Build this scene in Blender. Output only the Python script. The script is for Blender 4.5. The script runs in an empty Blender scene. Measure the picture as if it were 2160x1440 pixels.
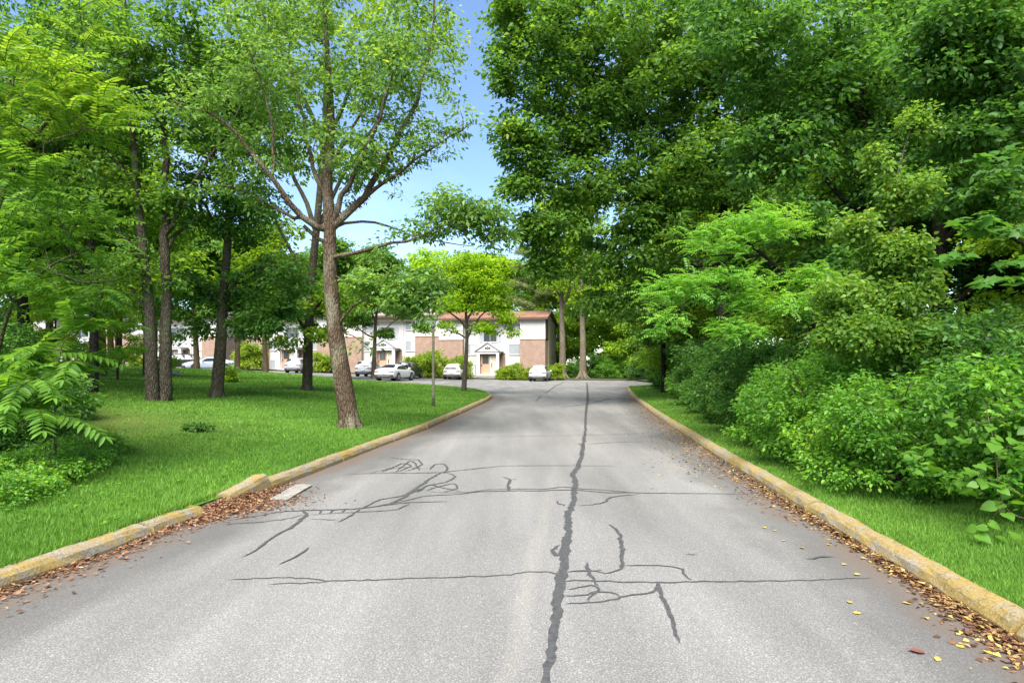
import bpy, math, random
import numpy as np
from mathutils import Vector, Matrix, Euler

R = math.radians
random.seed(7)
sc = bpy.context.scene
COL = sc.collection

# ------------------------------------------------------------------ camera, sky, sun, exposure
F, CX, HY, CH = 1300.0, 1080.0, 771.0, 1.6          # focal length in photo pixels, principal column, horizon row, eye height
cam_d = bpy.data.cameras.new('camera')
cam = bpy.data.objects.new('camera', cam_d)
COL.objects.link(cam)
cam.location = (0, 0, CH)
cam.rotation_euler = (R(90), 0, 0)
cam_d.sensor_width = 36
cam_d.sensor_fit = 'HORIZONTAL'
cam_d.lens = F / 2160 * 36
cam_d.shift_y = (HY - 720) / 2160
cam_d.clip_start = 0.05
cam_d.clip_end = 3000
sc.camera = cam

SUN_EL, SUN_AZ = 55, 192     # azimuth clockwise from +Y: behind the camera, to its left
w = bpy.data.worlds.new('World')
sc.world = w
w.use_nodes = True
nt = w.node_tree
bg = nt.nodes['Background']
sky = nt.nodes.new('ShaderNodeTexSky')
sky.sky_type = 'NISHITA'
sky.sun_disc = False
sky.sun_elevation = R(SUN_EL)
sky.sun_rotation = R(SUN_AZ)
sky.air_density = 1.0
sky.dust_density = 0.15
sky.ozone_density = 4.0
# thin streaks of high cloud all over the dome
tc = nt.nodes.new('ShaderNodeTexCoord')
mp = nt.nodes.new('ShaderNodeMapping')
mp.inputs['Scale'].default_value = (1.6, 1.6, 5.0)
nz = nt.nodes.new('ShaderNodeTexNoise')
nz.inputs['Scale'].default_value = 1.7
nz.inputs['Detail'].default_value = 6
rp = nt.nodes.new('ShaderNodeValToRGB')
rp.color_ramp.elements[0].position = 0.42
rp.color_ramp.elements[1].position = 0.80
rp.color_ramp.elements[1].color = (0.34, 0.34, 0.34, 1)
mx = nt.nodes.new('ShaderNodeMixRGB')
mx.inputs['Color2'].default_value = (4.6, 5.2, 6.6, 1)
nt.links.new(tc.outputs['Generated'], mp.inputs['Vector'])
nt.links.new(mp.outputs['Vector'], nz.inputs['Vector'])
nt.links.new(nz.outputs['Fac'], rp.inputs['Fac'])
nt.links.new(rp.outputs['Color'], mx.inputs['Fac'])
nt.links.new(sky.outputs['Color'], mx.inputs['Color1'])
nt.links.new(mx.outputs['Color'], bg.inputs['Color'])
bg.inputs['Strength'].default_value = 0.115

sun_d = bpy.data.lights.new('sun', 'SUN')
sun_d.energy = 5.0
sun_d.angle = R(50)
sun_d.color = (1.0, 0.95, 0.86)
sun = bpy.data.objects.new('sun', sun_d)
COL.objects.link(sun)
sun.location = (-20, -30, 60)
_sd = Vector((math.sin(R(SUN_AZ)) * math.cos(R(SUN_EL)), math.cos(R(SUN_AZ)) * math.cos(R(SUN_EL)), math.sin(R(SUN_EL))))
sun.rotation_euler = (-_sd).to_track_quat('-Z', 'Y').to_euler()

vs = sc.view_settings
vs.view_transform = 'Standard'
vs.look = 'None'
vs.exposure = 1.36
vs.gamma = 1
vs.use_curve_mapping = False
cy = sc.cycles
cy.max_bounces = 9
cy.diffuse_bounces = 6
cy.transmission_bounces = 5
cy.glossy_bounces = 2
cy.use_denoising = True
cy.sample_clamp_indirect = 6

# ------------------------------------------------------------------ helpers
def at(px, py, d):
    """world point seen at photo pixel (px,py) at distance d along the view axis"""
    return np.array([(px - CX) / F * d, d, CH + (HY - py) / F * d])

def lerp_tab(tab, y):
    xs = [t[0] for t in tab]; vs_ = [t[1] for t in tab]
    return np.interp(y, xs, vs_)

def smooth(a, b, x):
    t = np.clip((np.asarray(x, float) - a) / (b - a), 0, 1)
    return t * t * (3 - 2 * t)

def tag(o, label=None, cat=None, group=None, kind=None):
    if label: o['label'] = label
    if cat: o['category'] = cat
    if group: o['group'] = group
    if kind: o['kind'] = kind
    return o

def empty(name, loc=(0, 0, 0), rz=0, parent=None):
    o = bpy.data.objects.new(name, None)
    o.empty_display_size = 0.3
    COL.objects.link(o)
    o.location = loc
    o.rotation_euler = (0, 0, rz)
    o.parent = parent
    return o

def obj(name, me, parent=None, loc=None):
    o = bpy.data.objects.new(name, me)
    COL.objects.link(o)
    if parent is not None: o.parent = parent
    if loc is not None: o.location = loc
    return o

def mesh(name, verts, faces, mat=None, smooth_=False):
    """verts (n,3); faces: list of tuples or an (m,k) int array"""
    me = bpy.data.meshes.new(name)
    verts = np.asarray(verts, dtype=np.float32)
    if isinstance(faces, np.ndarray):
        m, k = faces.shape
        me.vertices.add(len(verts)); me.vertices.foreach_set('co', verts.ravel())
        me.loops.add(m * k); me.loops.foreach_set('vertex_index', faces.astype(np.int32).ravel())
        me.polygons.add(m)
        me.polygons.foreach_set('loop_start', np.arange(0, m * k, k, dtype=np.int32))
        me.update(calc_edges=True)
    else:
        me.from_pydata([tuple(v) for v in verts], [], faces)
        me.update()
    if smooth_:
        me.polygons.foreach_set('use_smooth', np.ones(len(me.polygons), dtype=bool))
    if mat: me.materials.append(mat)
    return me

class MB:
    """collects boxes, prisms, tubes; build() makes one mesh object"""
    def __init__(s): s.v = []; s.f = []
    def poly(s, pts, faces):
        n = len(s.v); s.v += [tuple(p) for p in pts]
        s.f += [tuple(i + n for i in f) for f in faces]; return s
    def box(s, x0, x1, y0, y1, z0, z1):
        return s.poly([(x0, y0, z0), (x1, y0, z0), (x1, y1, z0), (x0, y1, z0), (x0, y0, z1), (x1, y0, z1), (x1, y1, z1), (x0, y1, z1)],
                      [(0, 3, 2, 1), (4, 5, 6, 7), (0, 1, 5, 4), (1, 2, 6, 5), (2, 3, 7, 6), (3, 0, 4, 7)])
    def prism(s, pts, axis_vec):
        n = len(pts); a = [tuple(p) for p in pts]; b = [tuple(np.add(p, axis_vec)) for p in pts]
        return s.poly(a + b, [tuple(range(n - 1, -1, -1)), tuple(range(n, 2 * n))] + [(i, (i + 1) % n, n + (i + 1) % n, n + i) for i in range(n)])
    def lathe(s, prof, n=12, c=(0, 0, 0), axis='z'):
        pts = []; fs = []
        for (r, h) in prof:
            for k in range(n):
                a = 2 * math.pi * k / n
                p = (r * math.cos(a), r * math.sin(a), h)
                if axis == 'x': p = (h, r * math.cos(a), r * math.sin(a))
                pts.append((p[0] + c[0], p[1] + c[1], p[2] + c[2]))
        for i in range(len(prof) - 1):
            for k in range(n):
                fs.append((i * n + k, i * n + (k + 1) % n, (i + 1) * n + (k + 1) % n, (i + 1) * n + k))
        fs.append(tuple(range(n - 1, -1, -1)))
        m = len(prof) - 1
        fs.append(tuple(range(m * n, m * n + n)))
        return s.poly(pts, fs)
    def build(s, name, mat, parent=None, smooth_=False, bevel=0):
        me = mesh(name, s.v, s.f, mat, smooth_)
        o = obj(name, me, parent)
        if bevel:
            b = o.modifiers.new('bevel', 'BEVEL'); b.width = bevel; b.segments = 2; b.limit_method = 'ANGLE'
        return o

# ------------------------------------------------------------------ materials
MATS = {}
def new_mat(name):
    m = bpy.data.materials.new(name); m.use_nodes = True
    MATS[name] = m
    t = m.node_tree
    return m, t, t.nodes['Principled BSDF'], t.nodes['Material Output']

def N(t, typ, **kw):
    n = t.nodes.new(typ)
    for k, v in kw.items():
        if k in n.inputs: n.inputs[k].default_value = v
        else: setattr(n, k, v)
    return n

def ramp(t, stops, interp='LINEAR'):
    r = t.nodes.new('ShaderNodeValToRGB'); r.color_ramp.interpolation = interp
    e = r.color_ramp.elements
    while len(e) < len(stops): e.new(0.5)
    for i, (p, c) in enumerate(stops):
        e[i].position = p
        e[i].color = (c, c, c, 1) if isinstance(c, (int, float)) else (*c, 1)
    return r

def objco(t, scale=(1, 1, 1)):
    c = t.nodes.new('ShaderNodeTexCoord'); m = t.nodes.new('ShaderNodeMapping')
    m.inputs['Scale'].default_value = scale
    t.links.new(c.outputs['Object'], m.inputs['Vector'])
    return m.outputs['Vector']

def mixc(t, fac, a, b, blend='MIX'):
    m = t.nodes.new('ShaderNodeMixRGB'); m.blend_type = blend
    for k, v in (('Fac', fac), ('Color1', a), ('Color2', b)):
        if isinstance(v, bpy.types.NodeSocket): t.links.new(v, m.inputs[k])
        elif isinstance(v, (int, float)): m.inputs[k].default_value = v if k == 'Fac' else (v, v, v, 1)
        else: m.inputs[k].default_value = (*v, 1)
    return m.outputs['Color']

def math_(t, op, a, b=None):
    m = t.nodes.new('ShaderNodeMath'); m.operation = op
    for i, v in enumerate((a, b)):
        if v is None: continue
        if isinstance(v, bpy.types.NodeSocket): t.links.new(v, m.inputs[i])
        else: m.inputs[i].default_value = v
    return m.outputs[0]

def bump(t, bs, h, strength=0.4, dist=0.02):
    b = t.nodes.new('ShaderNodeBump'); b.inputs['Strength'].default_value = strength; b.inputs['Distance'].default_value = dist
    t.links.new(h, b.inputs['Height']); t.links.new(b.outputs['Normal'], bs.inputs['Normal'])

def plain(name, col, rough=0.6, metal=0.0, spec=0.4, var=0.12, scale=6.0):
    m, t, bs, out = new_mat(name)
    n = N(t, 'ShaderNodeTexNoise', Scale=scale, Detail=5.0)
    t.links.new(objco(t), n.inputs['Vector'])
    c0 = tuple(c * (1 - var) for c in col); c1 = tuple(min(1, c * (1 + var)) for c in col)
    r = ramp(t, [(0.3, c0), (0.7, c1)])
    t.links.new(n.outputs['Fac'], r.inputs['Fac'])
    t.links.new(r.outputs['Color'], bs.inputs['Base Color'])
    bs.inputs['Roughness'].default_value = rough
    bs.inputs['Metallic'].default_value = metal
    bs.inputs['Specular IOR Level'].default_value = spec
    return m

def leaf_mat(name, stops, trans=0.5, rough=0.45, spec=0.35, tcol=1.5):
    """leaf: each leaf (mesh island) has its own tone; light also shines through"""
    m, t, bs, out = new_mat(name)
    g = N(t, 'ShaderNodeNewGeometry')
    top = stops[-1][1]; stops = stops[:-1] + [(0.93, top), (1.0, (min(.6, top[0] * 1.9), top[1] * 1.12, top[2]))]
    r = ramp(t, stops)
    n = N(t, 'ShaderNodeTexNoise', Scale=0.9, Detail=2.0)
    tcn = t.nodes.new('ShaderNodeTexCoord')
    t.links.new(tcn.outputs['Object'], n.inputs['Vector'])
    a = math_(t, 'MULTIPLY', g.outputs['Random Per Island'], 0.62)
    b = math_(t, 'MULTIPLY', n.outputs['Fac'], 0.95)
    t.links.new(math_(t, 'SUBTRACT', math_(t, 'ADD', a, b), 0.28), r.inputs['Fac'])
    t.links.new(r.outputs['Color'], bs.inputs['Base Color'])
    bs.inputs['Roughness'].default_value = rough
    bs.inputs['Specular IOR Level'].default_value = spec
    tr = N(t, 'ShaderNodeBsdfTranslucent')
    c = mixc(t, 1.0, r.outputs['Color'], (tcol * 1.15, tcol, tcol * 0.55), 'MULTIPLY')
    t.links.new(c, tr.inputs['Color'])
    mxs = N(t, 'ShaderNodeMixShader'); mxs.inputs['Fac'].default_value = trans
    t.links.new(bs.outputs[0], mxs.inputs[1]); t.links.new(tr.outputs[0], mxs.inputs[2])
    t.links.new(mxs.outputs[0], out.inputs['Surface'])
    return m

def bark_mat(name, dark, light, lichen=None, sc_=14.0):
    m, t, bs, out = new_mat(name)
    v = objco(t, (1, 1, 0.22))
    n1 = N(t, 'ShaderNodeTexNoise', Scale=sc_, Detail=6.0, Roughness=0.65); t.links.new(v, n1.inputs['Vector'])
    vo = N(t, 'ShaderNodeTexVoronoi', Scale=sc_ * 1.8); vo.feature = 'DISTANCE_TO_EDGE'; t.links.new(v, vo.inputs['Vector'])
    e = ramp(t, [(0.0, 0.0), (0.22, 1.0)]); t.links.new(vo.outputs['Distance'], e.inputs['Fac'])
    r = ramp(t, [(0.25, dark), (0.7, light)]); t.links.new(n1.outputs['Fac'], r.inputs['Fac'])
    c = mixc(t, math_(t, 'MULTIPLY', math_(t, 'SUBTRACT', 1.0, e.outputs['Color']), 0.6), r.outputs['Color'], tuple(x * 0.45 for x in dark))
    if lichen:
        n2 = N(t, 'ShaderNodeTexNoise', Scale=2.2, Detail=6.0); t.links.new(objco(t, (1, 1, 0.5)), n2.inputs['Vector'])
        r2 = ramp(t, [(0.5, 0.0), (0.66, 0.75)]); t.links.new(n2.outputs['Fac'], r2.inputs['Fac'])
        c = mixc(t, r2.outputs['Color'], c, lichen)
    t.links.new(c, bs.inputs['Base Color'])
    bs.inputs['Roughness'].default_value = 0.9
    bs.inputs['Specular IOR Level'].default_value = 0.15
    bump(t, bs, math_(t, 'ADD', e.outputs['Color'], n1.outputs['Fac']), 0.8, 0.03)
    return m

# leaves (albedo 0.03 .. 0.25, each a dark-to-light range of one species)
LM = dict(
    maple=leaf_mat('maple_leaf', [(0.0, (0.036, 0.095, 0.015)), (0.5, (0.086, 0.204, 0.026)), (1.0, (0.194, 0.346, 0.043))]),
    deep=leaf_mat('deep_green_leaf', [(0.0, (0.029, 0.082, 0.017)), (0.5, (0.066, 0.177, 0.028)), (1.0, (0.153, 0.318, 0.050))]),
    oak=leaf_mat('oak_leaf', [(0.0, (0.049, 0.125, 0.026)), (0.5, (0.117, 0.245, 0.046)), (1.0, (0.246, 0.398, 0.085))]),
    bright=leaf_mat('bright_leaf', [(0.0, (0.073, 0.172, 0.013)), (0.5, (0.183, 0.337, 0.021)), (1.0, (0.366, 0.517, 0.033))], trans=0.45),
    lime=leaf_mat('lime_leaf', [(0.0, (0.120, 0.240, 0.012)), (0.5, (0.250, 0.440, 0.020)), (1.0, (0.440, 0.600, 0.045))], trans=0.6),
    locust=leaf_mat('locust_leaf', [(0.0, (0.066, 0.191, 0.027)), (0.5, (0.143, 0.346, 0.047)), (1.0, (0.285, 0.528, 0.069))]),
    shrub=leaf_mat('shrub_leaf', [(0.0, (0.035, 0.118, 0.015)), (0.5, (0.099, 0.259, 0.026)), (1.0, (0.238, 0.452, 0.047))]),
    vine=leaf_mat('vine_leaf', [(0.0, (0.045, 0.120, 0.015)), (0.5, (0.105, 0.225, 0.026)), (1.0, (0.220, 0.350, 0.050))]),
    heart=leaf_mat('heart_leaf', [(0.0, (0.045, 0.131, 0.013)), (0.5, (0.095, 0.227, 0.022)), (1.0, (0.167, 0.312, 0.037))], tcol=1.3),
    pine=leaf_mat('pine_needle', [(0.0, (0.110, 0.165, 0.060)), (0.5, (0.210, 0.274, 0.099)), (1.0, (0.348, 0.408, 0.146))], trans=0.25),
    heaven=leaf_mat('ailanthus_leaflet', [(0.0, (0.052, 0.146, 0.022)), (0.5, (0.121, 0.268, 0.029)), (1.0, (0.231, 0.406, 0.043))]),
    heaven_top=leaf_mat('ailanthus_young_leaflet', [(0.0, (0.080, 0.190, 0.014)), (0.5, (0.150, 0.290, 0.022)), (1.0, (0.300, 0.400, 0.040))], trans=0.5),
    hedge=leaf_mat('hedge_leaf', [(0.0, (0.078, 0.154, 0.014)), (0.5, (0.186, 0.301, 0.023)), (1.0, (0.372, 0.476, 0.040))]),
)
BARK = dict(
    brown=bark_mat('brown_bark', (0.085, 0.060, 0.040), (0.24, 0.170, 0.110), (0.26, 0.23, 0.15)),
    limb=bark_mat('grey_brown_bark', (0.062, 0.043, 0.028), (0.180, 0.124, 0.080), (0.22, 0.20, 0.14)),
    grey=bark_mat('grey_bark', (0.045, 0.037, 0.026), (0.130, 0.108, 0.075), (0.10, 0.115, 0.060)),
    pale=bark_mat('pale_bark', (0.11, 0.085, 0.058), (0.27, 0.222, 0.160), (0.20, 0.195, 0.13)),
    dark=bark_mat('dark_bark', (0.016, 0.014, 0.012), (0.060, 0.050, 0.040)),
    twig=bark_mat('twig_bark', (0.050, 0.042, 0.030), (0.130, 0.110, 0.080)),
    stem=bark_mat('green_stem', (0.070, 0.075, 0.030), (0.180, 0.160, 0.080)),
)

# ------------------------------------------------------------------ plan of the place
XL = [(-20, -6.6), (-4, -4.6), (0, -4.12), (3, -3.78), (4.37, -3.62), (5.3, -3.45), (6.13, -3.36), (8.29, -3.07), (12.1, -2.62), (15.6, -2.15), (22, -1.58), (28, -1.1), (31, -0.98),
      (35, -1.35), (38.5, -2.2), (41.5, -3.7), (44, -6.0), (46, -9.5), (47.6, -14), (49.5, -22), (52.5, -40), (57, -75), (63, -130), (140, -130)]
XR = [(-20, 1.2), (-4, 2.3), (0, 2.62), (3.5, 2.92), (4.7, 3.03), (7.8, 3.30), (11, 3.62), (16.2, 4.18), (20.7, 4.70), (29.7, 5.85), (37, 7.0), (43.7, 8.13), (45.0, 8.6), (46.2, 10.2), (48, 13.0), (140, 13.0)]
def xl(y): return lerp_tab(XL, y)
def xr(y): return lerp_tab(XR, y)
def z_lot(x, y): return 0.036 * np.maximum(0, -np.asarray(x, float) - 1.5) * smooth(26, 44, y)
def z_lawn(x, y):
    s = np.maximum(0, xl(y) - x)
    far = smooth(30, 46, y)
    base = (1 - far) * 0.040 * np.minimum(s, 34) + far * (0.036 * np.minimum(np.maximum(0, -np.asarray(x, float) - 1.5), 38))
    return 0.092 + base + (0.20 + 0.24 * far * smooth(6, 22, -np.asarray(x, float))) * smooth(1, 9, s) + 0.03 * np.sin(np.asarray(x) * 0.9 + 1) * np.sin(np.asarray(y) * 0.7) * smooth(1, 4, s)
def z_verge(x, y):
    s = np.maximum(0, x - xr(y))
    return 0.092 + 0.05 * np.minimum(s, 30) + 0.04 * np.sin(np.asarray(x) * 1.1) * np.sin(np.asarray(y) * 0.9) * smooth(0.6, 3, s)
def ground_z(x, y):
    if x < xl(y): return float(z_lawn(x, y))
    if x > xr(y): return float(z_verge(x, y))
    return float(z_lot(x, y))
def on_ground(px, py):
    """first ground point under photo pixel"""
    last = None
    for d in np.arange(2.5, 120, 0.05):
        p = at(px, py, d)
        if p[2] <= ground_z(p[0], p[1]): return np.array([p[0], p[1], ground_z(p[0], p[1])])
        last = p
    return last

# ------------------------------------------------------------------ ground, road, lawn, verge, wood floor
m, t, bs, out = new_mat('asphalt')
v = objco(t)
fine = N(t, 'ShaderNodeTexVoronoi', Scale=120.0); t.links.new(v, fine.inputs['Vector'])
n_f = N(t, 'ShaderNodeTexNoise', Scale=95.0, Detail=4.0, Roughness=0.75); t.links.new(v, n_f.inputs['Vector'])
n_l = N(t, 'ShaderNodeTexNoise', Scale=0.55, Detail=5.0); t.links.new(objco(t, (1.6, 0.35, 1)), n_l.inputs['Vector'])
n_s = N(t, 'ShaderNodeTexNoise', Scale=1.3, Detail=4.0); t.links.new(objco(t, (2.6, 0.14, 1)), n_s.inputs['Vector'])
grain = ramp(t, [(0.30, (0.085, 0.082, 0.077)), (0.52, (0.180, 0.174, 0.164)), (0.72, (0.325, 0.314, 0.294))])
t.links.new(mixc(t, 0.35, n_f.outputs['Fac'], fine.outputs['Distance']), grain.inputs['Fac'])
big = ramp(t, [(0.32, 0.74), (0.68, 1.12)]); t.links.new(n_l.outputs['Fac'], big.inputs['Fac'])
st = ramp(t, [(0.34, 0.80), (0.62, 1.08)]); t.links.new(n_s.outputs['Fac'], st.inputs['Fac'])
c = mixc(t, 1.0, grain.outputs['Color'], big.outputs['Color'], 'MULTIPLY')
c = mixc(t, 0.4, c, st.outputs['Color'], 'MULTIPLY')
# dust band left of the centre seam
sep = N(t, 'ShaderNodeSeparateXYZ'); t.links.new(objco(t), sep.inputs[0])
dx = math_(t, 'SUBTRACT', sep.outputs['X'], math_(t, 'MULTIPLY_ADD', sep.outputs['Y'], 0.107))
dx.node.inputs[1]; 
ma = [n for n in t.nodes if n.type == 'MATH' and n.operation == 'MULTIPLY_ADD'][0]; ma.inputs[2].default_value = -0.36
nw = N(t, 'ShaderNodeTexNoise', Scale=3.0, Detail=5.0); t.links.new(objco(t, (1, 0.5, 1)), nw.inputs['Vector'])
dxa = math_(t, 'ABSOLUTE', math_(t, 'ADD', dx, math_(t, 'MULTIPLY', math_(t, 'SUBTRACT', nw.outputs['Fac'], 0.5), 0.16)))
band = ramp(t, [(0.0, 0.24), (0.04, 0.18), (0.09, 0.0)]); t.links.new(dxa, band.inputs['Fac'])
band_far = ramp(t, [(0.0, 1.0), (0.25, 1.0), (0.55, 0.15)]); t.links.new(math_(t, 'MULTIPLY', sep.outputs['Y'], 0.05), band_far.inputs['Fac'])
c = mixc(t, math_(t, 'MULTIPLY', math_(t, 'MULTIPLY', band.outputs['Color'], math_(t, 'MULTIPLY', nw.outputs['Fac'], 1.3)), band_far.outputs['Color']), c, (0.34, 0.31, 0.25))
# asphalt darkens in a wide band towards the kerbs, brown dirt closest in (distance to kerb stored on the mesh)
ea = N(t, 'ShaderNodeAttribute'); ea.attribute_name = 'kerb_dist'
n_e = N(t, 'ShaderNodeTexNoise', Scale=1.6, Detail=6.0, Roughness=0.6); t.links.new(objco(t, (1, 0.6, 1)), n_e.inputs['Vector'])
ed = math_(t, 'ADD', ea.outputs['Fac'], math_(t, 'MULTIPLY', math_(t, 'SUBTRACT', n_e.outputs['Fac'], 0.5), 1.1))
kerb_dark = ramp(t, [(0.0, 0.72), (0.55, 0.55), (1.0, 0.0)]); t.links.new(ed, kerb_dark.inputs['Fac'])
c = mixc(t, kerb_dark.outputs['Color'], c, (0.072, 0.066, 0.060))
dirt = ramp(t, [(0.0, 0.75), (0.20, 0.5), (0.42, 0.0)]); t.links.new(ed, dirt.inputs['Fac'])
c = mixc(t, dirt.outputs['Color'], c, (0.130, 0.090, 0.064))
# hairline cracks
vc = N(t, 'ShaderNodeTexVoronoi', Scale=0.34); vc.feature = 'DISTANCE_TO_EDGE'
nd = N(t, 'ShaderNodeTexNoise', Scale=1.4, Detail=6.0); t.links.new(objco(t), nd.inputs['Vector'])
t.links.new(mixc(t, 0.28, objco(t), nd.outputs['Color'], 'ADD'), vc.inputs['Vector'])
cr = ramp(t, [(0.0, 0.5), (0.0015, 0.35), (0.003, 0.0)]); t.links.new(vc.outputs['Distance'], cr.inputs['Fac'])
mask = ramp(t, [(0.60, 0.0), (0.7, 0.6)]); t.links.new(n_l.outputs['Fac'], mask.inputs['Fac'])
c = mixc(t, math_(t, 'MULTIPLY', cr.outputs['Color'], mask.outputs['Color']), c, (0.06, 0.06, 0.06))
t.links.new(c, bs.inputs['Base Color'])
bs.inputs['Roughness'].default_value = 0.9
bs.inputs['Specular IOR Level'].default_value = 0.25
bump(t, bs, n_f.outputs['Fac'], 0.5, 0.006)
M_ASPH = m

m, t, bs, out = new_mat('lawn_soil')
n1 = N(t, 'ShaderNodeTexNoise', Scale=0.8, Detail=6.0); t.links.new(objco(t), n1.inputs['Vector'])
n2 = N(t, 'ShaderNodeTexNoise', Scale=40.0, Detail=4.0, Roughness=0.7); t.links.new(objco(t), n2.inputs['Vector'])
r1 = ramp(t, [(0.35, (0.055, 0.135, 0.016)), (0.65, (0.100, 0.205, 0.024))]); t.links.new(n1.outputs['Fac'], r1.inputs['Fac'])
r2 = ramp(t, [(0.3, 0.55), (0.65, 1.2)]); t.links.new(n2.outputs['Fac'], r2.inputs['Fac'])
sa = N(t, 'ShaderNodeAttribute'); sa.attribute_name = 'bare'
c = mixc(t, 1.0, r1.outputs['Color'], r2.outputs['Color'], 'MULTIPLY')
c = mixc(t, math_(t, 'MULTIPLY', sa.outputs['Fac'], 0.8), c, (0.085, 0.095, 0.026))
t.links.new(c, bs.inputs['Base Color']); bs.inputs['Roughness'].default_value = 0.95; bs.inputs['Specular IOR Level'].default_value = 0.1
bump(t, bs, n2.outputs['Fac'], 0.8, 0.03)
M_LAWN = m

m, t, bs, out = new_mat('wood_soil')
n1 = N(t, 'ShaderNodeTexNoise', Scale=3.0, Detail=8.0, Roughness=0.7); t.links.new(objco(t), n1.inputs['Vector'])
r1 = ramp(t, [(0.3, (0.028, 0.024, 0.014)), (0.55, (0.050, 0.055, 0.022)), (0.75, (0.095, 0.070, 0.040))]); t.links.new(n1.outputs['Fac'], r1.inputs['Fac'])
t.links.new(r1.outputs['Color'], bs.inputs['Base Color']); bs.inputs['Roughness'].default_value = 0.95
bump(t, bs, n1.outputs['Fac'], 0.8, 0.05)
M_SOIL = m

def strip(name, ys, us, fx, fz, mat, attr=None):
    """rows over ys, columns over us; fx(y,u)->x, fz(x,y)->z"""
    ys = np.asarray(ys, float); us = np.asarray(us, float)
    Y, U = np.meshgrid(ys, us, indexing='ij')
    X = fx(Y, U); Z = fz(X, Y)
    v = np.stack([X, Y, Z], -1).reshape(-1, 3)
    n, k = Y.shape
    i = np.arange(n * k).reshape(n, k)
    f = np.stack([i[:-1, :-1], i[:-1, 1:], i[1:, 1:], i[1:, :-1]], -1).reshape(-1, 4)
    me = mesh(name, v, f, mat, True)
    if attr:
        a = me.attributes.new(attr[0], 'FLOAT', 'POINT')
        a.data.foreach_set('value', attr[1](X, Y).astype(np.float32).ravel())
    # face up
    if me.polygons[len(me.polygons) // 2].normal.z < 0: me.flip_normals()
    return tag(obj(name, me), kind='structure')

gr = strip('ground', [-400, -60, 0, 60, 150, 400, 1500], [-1500, -400, -120, 0, 120, 400, 1500], lambda y, u: u, lambda x, y: 0 * x - 0.35, M_SOIL)
ysr = np.concatenate([np.arange(-12, 20, 0.5), np.arange(20, 64, 1.0), np.arange(64, 112, 4.0)])
usr = np.concatenate([[0, .02, .04, .06, .09, .12, .16, .2, .25], np.linspace(.3, .7, 9), [.75, .8, .84, .88, .91, .94, .96, .98, 1]])
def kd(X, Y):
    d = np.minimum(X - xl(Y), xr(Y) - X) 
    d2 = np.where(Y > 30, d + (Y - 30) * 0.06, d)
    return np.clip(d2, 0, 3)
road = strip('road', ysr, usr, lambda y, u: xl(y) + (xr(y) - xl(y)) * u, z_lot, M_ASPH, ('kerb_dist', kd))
ysl = np.concatenate([np.arange(-12, 30, 0.75), np.arange(30, 64, 0.75)])
usl = np.concatenate([[0.10], np.arange(0.4, 12, 0.6), np.arange(12, 40, 1.5), np.arange(40, 130, 10)])
def bare(X, Y):
    s = xl(Y) - X
    g = np.exp(-(((X + 9.0) / 3.2) ** 2 + ((Y - 12.2) / 2.6) ** 2)) + 0.5 * np.exp(-(((X + 9) / 2.2) ** 2 + ((Y - 27) / 2.5) ** 2))
    return np.clip(g, 0, 1)
lawn = strip('lawn', ysl, usl, lambda y, u: xl(y) - u, z_lawn, M_LAWN, ('bare', bare))
ysv = np.concatenate([np.arange(-12, 30, 0.75), np.arange(30, 112, 2)])
verge = strip('grass_verge', ysv, [0.10, 0.4, 0.8, 1.2, 1.6, 2.1], lambda y, u: xr(y) + u, z_verge, M_LAWN, ('bare', lambda X, Y: 0 * X + 0.25))
wood = strip('woodland_floor', ysv, np.concatenate([np.arange(2.1, 14, 1.2), np.arange(14, 100, 8)]), lambda y, u: xr(y) + u, z_verge, M_SOIL)

# planting bed and kerb line in front of the building, raised one kerb above the car park
BO = np.array([3.77, 70.0]); BA = R(-11)
bx_ = np.array([math.cos(BA), math.sin(BA)]); by_ = np.array([-math.sin(BA), math.cos(BA)])
def bl(x, y):   # building local -> world
    p = BO + bx_ * x + by_ * y
    return p
us = np.linspace(-75, 12, 60)
vb = []; fb = []
for i, u in enumerate(us):
    for k, (yy, dz) in enumerate(((-2.4, -0.05), (-2.4, 0.13), (-2.25, 0.14), (30, 0.16))):
        p = bl(u, yy); vb.append((p[0], p[1], float(z_lot(p[0], 60)) + dz))
    if i:
        for k in range(3):
            a = (i - 1) * 4 + k; fb.append((a, a + 4, a + 5, a + 1))
me = mesh('planting_bed', vb, fb, M_SOIL, False)
tag(obj('planting_bed', me), kind='structure')

# ------------------------------------------------------------------ kerbs
m, t, bs, out = new_mat('kerb_paint')
v = objco(t)
n1 = N(t, 'ShaderNodeTexNoise', Scale=5.0, Detail=9.0, Roughness=0.72); t.links.new(v, n1.inputs['Vector'])
n2 = N(t, 'ShaderNodeTexNoise', Scale=60.0, Detail=5.0, Roughness=0.7); t.links.new(v, n2.inputs['Vector'])
n3 = N(t, 'ShaderNodeTexNoise', Scale=1.1, Detail=3.0); t.links.new(v, n3.inputs['Vector'])
conc = ramp(t, [(0.3, (0.13, 0.112, 0.085)), (0.7, (0.35, 0.305, 0.225))]); t.links.new(n2.outputs['Fac'], conc.inputs['Fac'])
pnt = ramp(t, [(0.3, (0.19, 0.118, 0.020)), (0.7, (0.36, 0.255, 0.062))]); t.links.new(n2.outputs['Fac'], pnt.inputs['Fac'])
wr = ramp(t, [(0.45, 0.0), (0.55, 1.0)])
t.links.new(math_(t, 'ADD', math_(t, 'MULTIPLY', n1.outputs['Fac'], 0.8), math_(t, 'MULTIPLY', n3.outputs['Fac'], 0.22)), wr.inputs['Fac'])
c = mixc(t, math_(t, 'MULTIPLY', wr.outputs['Color'], 0.8), conc.outputs['Color'], pnt.outputs['Color'])
vc = N(t, 'ShaderNodeTexVoronoi', Scale=5.0); vc.feature = 'DISTANCE_TO_EDGE'
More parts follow.
